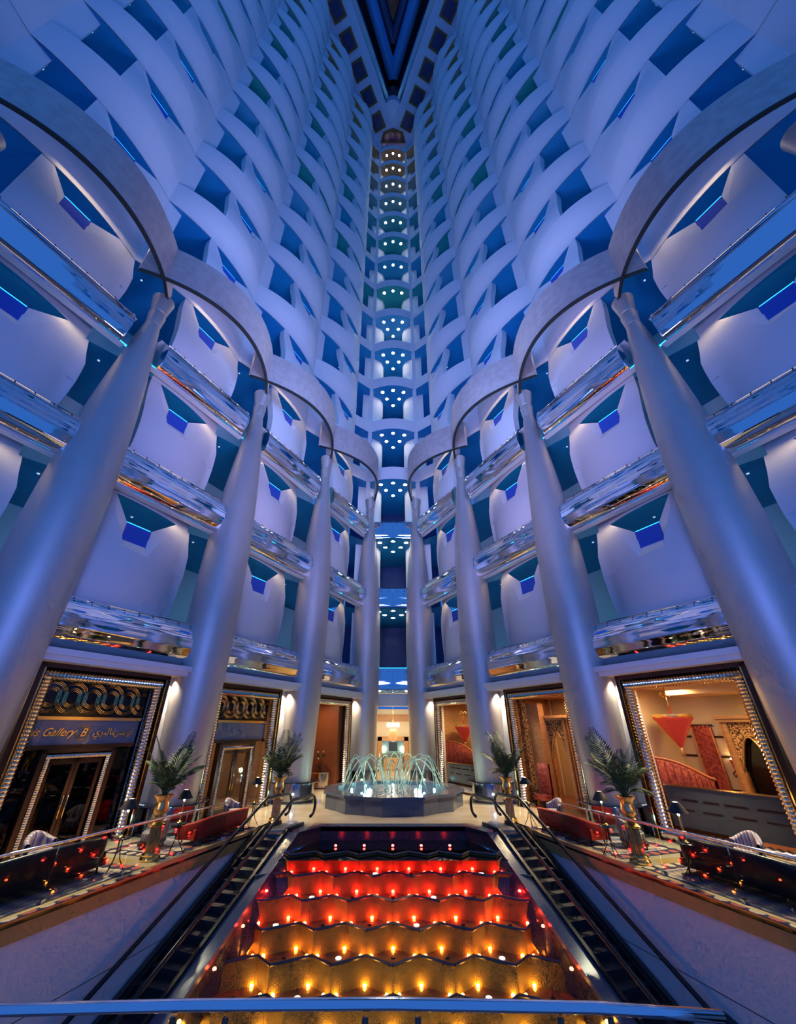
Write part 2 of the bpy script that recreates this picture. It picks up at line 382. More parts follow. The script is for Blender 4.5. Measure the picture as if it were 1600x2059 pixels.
# ------------------------------------------------------------------ champagne arches over the columns
ARC_Z = 23.2; ARC_H = 2.5
for sx in (-1, 1):
    for i in range(0, 4):
        tf0, L = cframe(i, -1)
        tf = (lambda u, v, z, t=tf0, s=sx: (lambda p: (p[0]*(-1)*(-1) if False else (-p[0] if s < 0 else p[0]), p[1], p[2]))(t(u, v, z)))
        def P(q):  # q in 0..1
            u = -1.66+(L+.0+1.66)*q; h = (L+1.66)/2; xm = -1.66+h
            return u, .45+2.1*(1-((u-xm)/h)**2)
        n = 40; out = []; inn = []; rim = []
        tfs, _ = cframe(i, sx if sx > 0 else 1)
        tfm = cframe(i, 1)[0] if True else None
        F = (lambda u, v, z, s=sx, c=CC[i], d=CC[i+1]: frame(c, d, -1)[0](u, v, z))
        def G(u, v, z, s=sx, F=F): p = F(u, v, z); return (p[0] if s < 0 else -p[0], p[1], p[2])
        org = G(L/2, 0, 0)
        rows = []
        for j in range(n+1):
            q = j/n; u, v = P(q); top = ARC_Z+ARC_H*(1-.85*sm(.93,1,q)); bot = ARC_Z-.25*sm(.9,1,q)
            rows.append([(u, v, bot), (u, v+.03, (bot+top)/2), (u, v, top), (u, v-.14, top), (u, v-.14, bot)])
        mb = MB(G).grid(rows, True)
        mb.f.append(tuple(range(5))); mb.f.append(tuple(5*n+k for k in range(5)))
        a = empty('column_arch', (org[0], org[1], ARC_Z))
        part('ribbon', mb, ribbon_m, a, 'auto', (org[0], org[1], ARC_Z))
        r2 = [[(P(j/n)[0], P(j/n)[1]+.03, ARC_Z-.25*sm(.9,1,j/n)), (P(j/n)[0], P(j/n)[1]-.18, ARC_Z-.25*sm(.9,1,j/n)), (P(j/n)[0], P(j/n)[1]-.18, ARC_Z-.07-.25*sm(.9,1,j/n)), (P(j/n)[0], P(j/n)[1]+.03, ARC_Z-.07-.25*sm(.9,1,j/n))] for j in range(n+1)]
        part('lower_rim', MB(G).grid(r2, True), dark_edge, a, False, (org[0], org[1], ARC_Z))
        e = P(1); part('bracket', MB(G).tube([(L, 0, 23.0), (e[0], e[1]*.5, 23.5), (e[0], e[1]-.05, 23.4)], .09, 8), silver, a, True, (org[0], org[1], ARC_Z))
        tag(a, 'curved champagne arch sweeping to the top of the %s %s column' % (['second','third','fourth','farthest'][i], SIDE[sx]), 'arch', 'champagne arches above the columns')

# ------------------------------------------------------------------ chrome balcony fascias
def bay(i, sx):
    f, L = frame(CC[i], CC[i+1], -1)
    return (lambda u, v, z: (lambda p: (p[0] if sx < 0 else -p[0], p[1], p[2]))(f(u, v, z))), L
def under_lamp(G, L, z, p=11, v0=-.78, tv=-1.5, dz=-1.6, col=(1,.74,.42)):
    a = Vector(G(L*.55, v0, z-.06)); t = Vector(G(L*.55, tv, z+dz)); zz = (a-t).normalized(); xx = (Vector(G(L*.55+1, v0, z-.06))-a).normalized(); yy = zz.cross(xx).normalized(); xx = yy.cross(zz)
    o = light('balcony_wash_lamp', 'AREA', a, p, col, size=L-2.6, sy=.15)
    o.matrix_world = Matrix(((xx.x,yy.x,zz.x,a.x),(xx.y,yy.y,zz.y,a.y),(xx.z,yy.z,zz.z,a.z),(0,0,0,1))); return o
LEV = ['lowest','middle','uppermost']; BAYN = ['beside the nearest column','between the second and third columns','between the third and fourth columns','between the last two columns']
bolt_m = mat('bolt_steel', (.10,.08,.06), .3, .8)
for sx in (-1, 1):
    for i in range(0, 4):
        G, L = bay(i, sx)
        for k in range(3):
            z = zb(k); u0, u1 = .95, L-.95; org = G(L/2, 0, z)
            pr = [(-.12,0)]
            for q in range(0, 37):
                th = math.radians(-90+5*q); w_ = 1+.016*math.sin(q*1.3)+.014*math.sin(q*2.9+1)
                pr.append((-.1+.5*math.cos(th)*w_, .95+.93*math.sin(th)))
            pr += [(-.12,1.9)]
            pe = [pr[0]]+pr[1:-1:3]+[pr[-1]]; ne = len(pe)
            rows = [[(u0+(u1-u0)*j/4, v, z+zz) for q, (v, zz) in enumerate(pr)] for j in range(5)]
            a = empty('chrome_fascia', org)
            part('fascia_sheet', MB(G).grid(rows), chrome, a, True, org)
            part('ledge', MB(G).box(u0-.3, u1+.3, -1.7, -.1, z+1.84, z+1.9), white, a, False, org)
            part('fascia_underside', MB(G).box(u0-.3, u1+.3, -.42, -.1, z-.02, z+.05), lobby_white, a, False, org)
            for uu in (u0-.05, u1):
                part('end_plate', MB(G).add([(uu+du, v*1.08+(.0), z+zz*1.02-.02) for du in (0,.05) for v, zz in pe], [tuple(range(ne)), tuple(range(ne,2*ne))]+[(q,(q+1)%ne,ne+(q+1)%ne,ne+q) for q in range(ne)]), plain_chrome, a, False, org)
            if k > 0: under_lamp(G, L, z)
            bm_ = MB(G)
            for zz, vv in ((1.72,.21),(1.62,.26),(.25,.2)):
                for j in range(9):
                    u = u0+.3+(u1-u0-.6)*j/8; bm_.box(u-.02,u+.02,vv-.06,vv-.005,z+zz-.018,z+zz+.018)
            stuff(part('bolts', bm_, bolt_m, a, False, org))
            tag(a, 'polished chrome balcony fascia, %s tier, %s wing, %s' % (LEV[k], SIDE[sx], BAYN[i]), 'fascia', 'chrome balcony fascias')
for k in range(3):
    z = zb(k); org = (0, 33.2, z); a = empty('chrome_fascia', org)
    for j in range(4):
        x0, x1 = -1.9+.95*j, -1.9+.95*(j+1)
        rows = [[(x, 33.35-.22*math.cos(math.radians(-80+20*q))-.02*j*(3-j), z+.95+.95*math.sin(math.radians(-80+20*q))) for q in range(9)] for x in (x0, x1-.012)]
        part('fascia_panel', MB().grid(rows), chrome, a, True, org)
    part('ledge', MB().box(-2.1,2.1,33.3,34.6,z+1.82,z+1.88), white, a, False, org)
    bm_ = MB()
    for zz in (.3, 1.6):
        for j in range(6): bm_.box(-1.7+.68*j-.03,-1.7+.68*j+.03,33.1,33.2,z+zz-.03,z+zz+.03)
    stuff(part('bolts', bm_, bolt_m, a, False, org))
    tag(a, 'panelled chrome fascia spanning the two farthest columns, %s tier' % LEV[k], 'fascia', 'chrome balcony fascias')

# ------------------------------------------------------------------ lobby wall: pilasters, lintels
TRIM = 1
for sx in (-1, 1):
    for i in range(0, 4):
        G, L = bay(i, sx); org = G(L/2, .2, 5.45)
        o = empty('trim_%d' % TRIM, org); TRIM += 1; struct(o, 'lavender stepped cornice over the shopfront, %s wing, %s' % (SIDE[sx], BAYN[i]))
        part('lower_step', MB(G).box(.75, L-.75, -.9, .42, 5.42, 5.6), white, o, False, org)
        part('upper_step', MB(G).box(.75, L-.75, -.9, .55, 5.6, 5.8), white, o, False, org)
    for i in range(0, 4):
        G, L = bay(i, sx); under_lamp(G, L, zb(3)+.3, 14, -.4, -1.0, -2.0)
    for i in range(0, 5):
        G, L = bay(min(i, 3), sx); du = L if i == 4 else 0
        part('pilaster', MB(G).box(du-1.55 if i < 4 else du-1.5, du+1.45 if i < 4 else du+.9, -.95, -.55, 0, 5.8), lobby_white, WALL[sx])
o = empty('trim_%d' % TRIM, (0,33.6,5.1)); struct(o, 'lavender stepped cornice over the chandelier hall'); TRIM += 1
part('upper_step', MB().box(-1.75,1.75,33.3,34.6,5.42,5.8), white, o, False, (0,33.6,5.1)); part('lower_step', MB().box(-1.85,1.85,33.5,34.8,5.0,5.42), white, o, False, (0,33.6,5.1))
# lobby ceiling behind the cornices
for sx in (-1, 1):
    m = MB()
    for i in range(-1, 4):
        G, L = bay(i, sx); m.grid([[G(0,-.5,0)[:2]+(5.79,), G(L,-.5,0)[:2]+(5.79,)], [G(0,-9,0)[:2]+(5.79,), G(L,-9,0)[:2]+(5.79,)]])
    part('lobby_ceiling', m, lobby_white, WALL[sx])
part('lobby_ceiling', MB().box(-3,3,33.6,46,5.79,5.85), lobby_white, WALL[0])

# ------------------------------------------------------------------ floors and the well of the escalators
E0, E1, E2 = (-12.2,-1), (-8.1,11), (-5.45,19.3)
flo = struct(empty('floor', (0,0,0)), 'polished cream marble lobby floor')
fl = MB()
for s in (-1, 1):
    q = lambda p: (s*-p[0]*-1 if s < 0 else -p[0], p[1])
    pl = [E0, E1, E2, (-5.45,24), (-27,24), (-27,-1)]
    fl.prism([(p[0] if s < 0 else -p[0], p[1]) for p in pl], -.12, 0)
fl.prism([(-5.45,19.3),(-3.6,19.3),(-2.95,20.4),(2.95,20.4),(3.6,19.3),(5.45,19.3),(5.45,24),(-5.45,24)], -.12, 0)
fl.box(-27,27,24,48,-.12,0)
part('marble', fl, marble, flo)
def edge_pts(): return [E0, E1, E2]
for sx in (-1, 1):
    pts = [(X(sx, p[0]), p[1]) for p in edge_pts()]
    w = struct(empty('wall_lower_'+SIDE[sx], (pts[1][0], pts[1][1], -6)), 'plain white wall of the escalator well under the %s lounge' % SIDE[sx])
    org = (pts[1][0], pts[1][1], -6)
    off = .16*sx*-1
    for zc0, zc1 in ((-6,-4.62),(-4.6,-3.22),(-3.2,-1.82),(-1.8,-.42)):
        part('wall_panel', MB().grid([[(p[0], p[1], z) for p in pts] for z in (zc0, zc1)]), white, w, False, org)
    part('wall_backing', MB().grid([[(p[0]+(-.03 if sx < 0 else .03), p[1], z) for p in pts] for z in (-6,-.42)]), mat('joint_tan', (.4,.33,.2), .6), w, False, org)
    t = struct(empty('trim_%d' % TRIM, (pts[1][0], pts[1][1], -.4)), 'brass edge band of the %s lounge floor' % SIDE[sx]); TRIM += 1; org = (pts[1][0], pts[1][1], -.4)
    d = .06 if sx < 0 else -.06
    part('brass_band', MB().prism([(p[0]+d, p[1]) for p in pts]+[(p[0]-d, p[1]) for p in pts[::-1]], -.44, -.16), mat('ochre_band', (.46,.32,.11), .5, .1), t, False, org)
    part('dark_band', MB().prism([(p[0]+d*.5, p[1]) for p in pts]+[(p[0]-d, p[1]) for p in pts[::-1]], -.16, -.09), black, t, False, org)
    part('gold_nosing', MB().prism([(p[0]+d*1.2, p[1]) for p in pts]+[(p[0]-d, p[1]) for p in pts[::-1]], -.09, .015), brass, t, False, org)
struct(part('floor_lower', MB().box(-16,16,-4,30,-6.3,-6), mat('lower_floor', (.10,.11,.15), .25)), 'dark floor of the lower level')

# ------------------------------------------------------------------ glass balustrades of the lounges
def pt_edge(sx, y, inset=.12):
    for a, b in ((E0,E1),(E1,E2)):
        if a[1] <= y <= b[1]: x = a[0]+(b[0]-a[0])*(y-a[1])/(b[1]-a[1]); return X(sx, x-inset)
    return X(sx, E2[0])
for sx in (-1, 1):
    ys = [2.2+1.95*j for j in range(9)]; org = (pt_edge(sx, 10), 10, 0)
    b = empty('glass_balustrade', org)
    for y0, y1 in zip(ys, ys[1:]):
        x0, x1 = pt_edge(sx, y0+.02), pt_edge(sx, y1-.02)
        part('glass_pane', MB().prism([(x0,y0+.02),(x1,y1-.02),(x1+.015,y1-.02),(x0+.015,y0+.02)], .02, 1.0), pane, b, False, org)
        part('clamp', MB().box(x1-.05,x1+.05,y1-.07,y1+.07,-.06,.09), plain_chrome, b, False, org)
        part('post', MB().tube([(x1,y1,.86),(x1,y1,1.06)], .015, 6), plain_chrome, b, True, org)
    part('handrail', MB().tube([(pt_edge(sx,y), y, 1.08) for y in [1.5]+ys], .035, 10), plain_chrome, b, True, org)
    tag(b, 'frameless glass balustrade with chrome rail along the %s lounge edge' % SIDE[sx], 'balustrade')

# ------------------------------------------------------------------ stepped colour cascade
g, A0, V0, Y0c, z0c, w0 = 1.06, .45, .44, 17.56, -.37, 1.19
NR = 9
Yd = [Y0c]; zl = [z0c]; wd = [w0*1.095**j for j in range(-2, NR+2)]
for j in range(NR+1): Yd.append(Yd[-1]-A0*g**j); zl.append(zl[-1]-V0*g**j)
def YD(j): return Yd[j] if j >= 0 else Y0c+A0*(-j)*.95
def WD(j): return wd[j+2]
def DV(j, m): return (WD(j)*(m+(.5 if j % 2 else 0)), YD(j))          # front vertex m of row j
casc = tag(empty('stepped_cascade', (0, 15, -6)), 'stepped hexagonal water cascade glowing red to yellow between the escalators', 'cascade')
CO = (0, 15, -6)
riser_m = mat('woven_bronze', (.32,.20,.03), .42, .1)
t_, b_ = nt(riser_m); N = t_.nodes; Lk = t_.links
tc = N.new('ShaderNodeTexCoord'); mp = N.new('ShaderNodeMapping'); mp.inputs['Scale'].default_value = (34,34,40); Lk.new(tc.outputs['Object'], mp.inputs[0])
vo = N.new('ShaderNodeTexVoronoi'); vo.inputs['Scale'].default_value = 1.0; vo.inputs['Randomness'].default_value = .25; Lk.new(mp.outputs[0], vo.inputs['Vector'])
bp = N.new('ShaderNodeBump'); bp.inputs['Strength'].default_value = .9; bp.inputs['Distance'].default_value = .03; Lk.new(vo.outputs['Distance'], bp.inputs['Height']); Lk.new(bp.outputs[0], b_.inputs['Normal'])
ledge_m = bump(mat('wet_copper_tile', (.30,.11,.04), .15), 9, .2, .03)
lip_m = mat('slate_lip', (.045,.055,.08), .3)
def row_col(j):
    cols = [(1,.01,.01),(1,.012,.008),(1,.02,.01),(1,.055,.012),(1,.27,.025),(1,.44,.05),(1,.5,.06),(1,.52,.07),(1,.54,.08)]
    return cols[min(j, 8)]
LAMPS = MB().lathe([(.0,0),(.045,.01),(.05,.035),(.03,.06),(0,.068)], 10, cap=False)
LM = [LAMPS.mesh('lamp', True) for _ in range(NR)]
NZ = MB().lathe([(.085,0),(.085,.02),(.05,.03)], 14).mesh('nozzle', False); NZ2 = MB().lathe([(.06,0),(.06,.02),(.04,.03)], 14).mesh('nozzle', False)
nozzle_lamp = mat('nozzle_lamp', (1,1,.95), .4, emit=(1,.97,.85), es=1.6)
def inset(P, c, f): return tuple(a+(b-a)*f for a, b in zip(P, c))
for j in range(NR):
    z = zl[j]; zn = zl[j+1]
    r = 4
    lampm = mat('cascade_lamp_%d' % j, (1,.6,.3), .4, emit=row_col(j), es=(85 if j < 4 else 55))
    lipm = MB()
    for m in range(-r, r+1):
        d = DV(j, m)
        # neighbours: rear vertices of this lip are the front vertices of row j-1
        o = (.5 if j % 2 else 0)
        ml = m-1 if j % 2 == 0 else m; mr = ml+1
        ul, ur = DV(j-1, ml), DV(j-1, mr)
        back = DV(j-2, m)
        half = 3.6*WD(j)
        if abs(d[0]) > half: continue
        if j > 0:
            part('ledge', MB().add([(back[0],back[1],z-.03),(ul[0],ul[1],z-.03),(d[0],d[1],z-.03),(ur[0],ur[1],z-.03)], [(0,1,2,3)]), ledge_m, casc, False, CO)
        for a, b in ((ul, d), (d, ur)):
            part('riser', MB().add([(a[0],a[1],z),(b[0],b[1],z),(b[0],b[1],zn-.03),(a[0],a[1],zn-.03)], [(0,1,2,3)]), riser_m, casc, False, CO)
            lipm.tube([(a[0],a[1]+.01,z),(b[0],b[1]+.01,z)], .036, 6)
        if j > 0:
            c = ((back[0]+d[0])/2, (back[1]+d[1])/2)
            for P, f in ((back,.16),(ul,.2),(ur,.2)):
                q = inset(P, c, f); link('lamp', LM[j], lampm, casc, (q[0]-CO[0], q[1]-CO[1], z-.03-CO[2]))
            on = (m+j) % 3 == 0
            link('nozzle', NZ if on else NZ2, nozzle_lamp if on else dark_steel, casc, (c[0]-CO[0], c[1]-.06-CO[1], z-.03-CO[2]))
    part('lip', lipm, lip_m, casc, False, CO)
# head pool of the cascade
part('pool', MB().add([(-3.6,18.3,z0c-.06),(3.6,18.3,z0c-.06),(3.9,17.2,z0c-.06),(-3.9,17.2,z0c-.06),(3.0,20.0,z0c-.06),(-3.0,20.0,z0c-.06)], [(3,2,1,4,5,0)]), mat('black_water', (.004,.004,.006), .03), casc, False, CO)
part('pool_wall', MB().grid([[(-3.62,18.8,z),(-2.9,19.9,z),(2.9,19.9,z),(3.62,18.8,z)] for z in (z0c-.1, 0)]), dark_granite, casc, False, CO)
part('coping', MB().prism([(-3.62,18.8),(-2.9,19.9),(2.9,19.9),(3.62,18.8),(3.62,19.35),(2.95,20.42),(-2.95,20.42),(-3.62,19.35)], -.14, .02), granite, casc, False, CO)
rl = mat('pool_lamp_red', (1,.2,.1), .4, emit=(1,.02,.015), es=60); RLM = LAMPS.mesh('lamp', True)
for j in range(5): link('lamp', RLM, rl, casc, (-2.15+1.07*j-CO[0], 18.9-CO[1], z0c-.04-CO[2]))

# ------------------------------------------------------------------ escalators
T0 = (-3.58,18.82); DX, DY = -.313,-.950; KS = .475
def ef(s, l, h, sx):
    x = T0[0]+DX*s+DY*l; y = T0[1]+DY*s-DX*l; z = h-(KS*s if s > 0 else 0)
    return (X(sx, x), y, z)
SM = 9.6
for sx in (-1, 1):
    F = lambda s, l, h: ef(s, l, h, sx)
    # sloping granite side of the cascade: coping + battered wall (parts of the cascade)
    cop = MB(F); cop.grid([[(s,l,h) for l,h in ((0,-.12),(0,.02),(.45,.02),(.45,-.3))] for s in (0,.01,SM)]); part('side_coping', cop, granite, casc, False, CO)
    wl = MB(); rows = [[F(.0,0,.0),(X(sx,-3.55),18.75,z0c-.2)]]
    for j in range(-1, NR+1):
        s = (T0[1]-(Yd[max(j,0)]+ (A0 if j < 0 else 0)))/-DY*1.0
        top = F(max(s,0.02)*1.02, 0, 0); base = (X(sx, -2.86*WD(j)), YD(j), (zl[j+1] if j+1 < len(zl) else zl[-1])-.25)
        rows.append([top, base])
    wl.grid(rows); part('side_wall', wl, dark_granite, casc, False, CO)
    for j in range(0, 8, 1):
        s = .9+1.05*j; p = F(s, -.12, -.22); link('lamp', LM[min(j,8)], MATS['cascade_lamp_%d' % min(j,8)], casc, (p[0]-CO[0], p[1]-CO[1], p[2]-CO[2]))
    org = F(2, 1.2, 0); e = empty('escalator', org)
    step_me = None
    for q in range(24):
        s = .35+.4*q
        part('step', MB(F).add([(s-.2,.56,-.0+KS*(s-.2) -KS*s),(s+.2,.56,KS*(s+.2)-KS*s),(s+.2,1.56,KS*(s+.2)-KS*s),(s-.2,1.5,KS*(s-.2)-KS*s),
             (s+.2,.56,KS*(s+.2)-KS*s-.24),(s+.2,1.56,KS*(s+.2)-KS*s-.24)], [(0,1,2,3),(1,4,5,2)]), mat('step_steel', (.03,.03,.036), .45, .3), e, False, org)
    part('landing_plate', MB(F).box(-1.3,.15,.5,1.55,-.02,.015), mat('landing_steel', (.28,.26,.24), .35, .8), e, False, org)
    for l0, l1, nm in ((.45,.56,'skirt'),(1.5,1.62,'skirt')):
        part(nm, MB(F).grid([[(s,l0,.12),(s,l1,.12),(s,l1,-.4),(s,l0,-.4)] for s in (-1.2,0,.01,SM)], True), dark_steel, e, False, org)
    part('truss_cladding', MB(F).grid([[(s,1.62,.16),(s,1.82,.1),(s,1.84,-.55),(s,1.62,-.7)] for s in (-.6,0,.01,SM)], True), mat('truss_black', (.018,.018,.022), .25, .2), e, False, org)
    for l in (.38, 1.56):
        hr = []
        for a in range(0, 181, 15):
            th = math.radians(a); hr.append((-1.55-.36*math.sin(th), l, .62-.36*math.cos(th)))
        hr = hr+[(-1.2,l,.98),(-.5,l,.99),(0,l,1.0),(.3,l,1.02)]+[(s,l,1.02) for s in (1.5,4,SM)]
        part('handrail', MB(F).tube([(0,0,0)]*0+[p for p in hr], .045, 8) if False else MB().tube([F(*p) for p in hr], .058, 8), black_rubber, e, True, org)
        edges = [-1.5,-.2]+[.2+1.9*q for q in range(6)]
        for s0, s1 in zip(edges, edges[1:]):
            part('glass_pane', MB(F).grid([[(s0,l-.006,.1),(s1-.02,l-.006,.1),(s1-.02,l-.006,.97),(s0,l-.006,.97)],[(s0,l+.006,.1),(s1-.02,l+.006,.1),(s1-.02,l+.006,.97),(s0,l+.006,.97)]], True), pane, e, False, org)
        part('guide_rail', MB().tube([F(*p) for p in ((-1.5,l,.94),(0,l,.95),(.3,l,.97),(SM,l,.97))], .018, 6), plain_chrome, e, True, org)
    tag(e, 'black escalator with glass sides descending along the %s edge of the cascade' % SIDE[sx], 'escalator', 'escalators beside the cascade')

# ------------------------------------------------------------------ rail in front of the camera
r = tag(empty('gallery_railing', (0,2,1.4)), 'chrome gallery handrail with short posts across the foreground', 'railing'); RO = (0,2,1.4)
part('handrail', MB().tube([(-2.4,1.95,2.592),(-1.4,1.99,2.610),(-.7,2.0,2.618),(0,2.0,2.621),(.7,2.0,2.612),(1.12,1.99,2.596)], .016, 14), plain_chrome, r, True, RO)
part('rail_end', MB().tube([(1.12,1.99,2.596),(1.16,1.98,2.575),(1.165,1.98,2.5)], [.016,.01,.008], 8), dark_steel, r, True, RO)
for x in (-.75,-.57,-.094,.085,.57,.74):
    part('post', MB().tube([(x,2.0,1.5),(x,2.0,2.59)], .011, 8), mat('post_bronze', (.2,.11,.08), .25, .8), r, True, RO)
part('glass_pane', MB().box(-.73,.73,1.994,2.0,1.5,2.56), pane, r, False, RO)
part('base_rail', MB().tube([(-2.4,1.97,1.45),(1.2,1.97,1.45)], .02, 8), plain_chrome, r, True, RO)

# ================================================================== lobby level
def place(o, loc, rz=0): o.location = loc; o.rotation_euler = (0,0,rz); return o
gilt = bump(mat('gilded_chrome', (.78,.60,.40), .14, 1.0), 5, .15, .05)
silver_gilt = bump(mat('silvered_moulding', (.72,.68,.66), .16, 1.0), 5, .15, .05)
def ribbed(mb, a, b, r=.2, step=.11, n=10):
    a = Vector(a); b = Vector(b); L = (b-a).length; k = max(4, int(L/step)*2); path = []; rad = []
    for j in range(k+1):
        path.append(a+(b-a)*j/k); rad.append(r if j % 2 else r*.8)
    return mb.tube(path, rad, n)
def ribbed_tf(G, a, b, r=.2, step=.11, n=10):
    return ribbed(MB(), G(*a), G(*b), r, step, n)
UA, UB, ZT = 1.2, 6.05, 5.42
def portal(i, sx, where, sill=False):
    G, L = bay(i, sx); org = G(L/2, -.3, 0); f = empty('portal_frame', org)
    for (u0, u1, z0, z1) in ((UA,UA+.16,0,ZT),(UB-.16,UB,0,ZT),(UA,UB,ZT-.16,ZT)):
        part('casing', MB(G).box(u0,u1,-.6,-.12,z0,z1), bronze, f, False, org)
    for (u0, u1, z0, z1) in ((UA+.16,UA+.2,0,ZT-.16),(UB-.2,UB-.16,0,ZT-.16)):
        part('gilt_strip', MB(G).box(u0,u1,-.6,-.1,z0,z1), gold, f, False, org)
    part('ribbed_jamb', ribbed_tf(G, (UA+.4,-.3,0), (UA+.4,-.3,ZT-.4)), gilt, f, 'auto', org)
    part('ribbed_jamb', ribbed_tf(G, (UB-.4,-.3,0), (UB-.4,-.3,ZT-.4)), silver_gilt, f, 'auto', org)
    part('ribbed_head', ribbed_tf(G, (UA+.25,-.3,ZT-.36), (UB-.25,-.3,ZT-.36)), gilt, f, 'auto', org)
    if sill: part('ribbed_sill', ribbed_tf(G, (UA+.3,-.2,.2), (UB-.3,-.2,.2), .2, .22), silver_gilt, f, 'auto', org)
    tag(f, 'ribbed gilded portal frame of %s' % where, 'portal frame', 'ribbed portal frames'); return G, L
def room(i, sx, back, side, ceil_z, depth, floor_m=None, back_name='shop_back_wall'):
    G, L = bay(i, sx); w = WALL[sx]
    part('room_back_wall', MB(G).box(-.3, L+.0, -depth-.1, -depth, 0, ceil_z), back, w)
    part('room_side_wall', MB(G).box(L-.12, L-.02, -depth, -.96, 0, ceil_z), side, w)
    part('room_side_wall', MB(G).box(.02, .12, -depth, -.96, 0, ceil_z), side, w)
    part('room_ceiling', MB(G).box(.02, L-.02, -depth, -.62, ceil_z, ceil_z+.1), side, w)
    if floor_m: part('room_floor', MB(G).box(.12, L-.12, -depth, -.62, .0, .012), floor_m, w)
    return G, L
def room_light(G, u, v, z, p, col=(1,.62,.3), size=1.2):
    l = light('room_downlight', 'AREA', G(u, v, z), p, col, size=size); return l
def torus_path(G, u, z, r, v, n=36): return [G(u+r*math.cos(2*math.pi*k/n), v, z+r*math.sin(2*math.pi*k/n)) for k in range(n)]

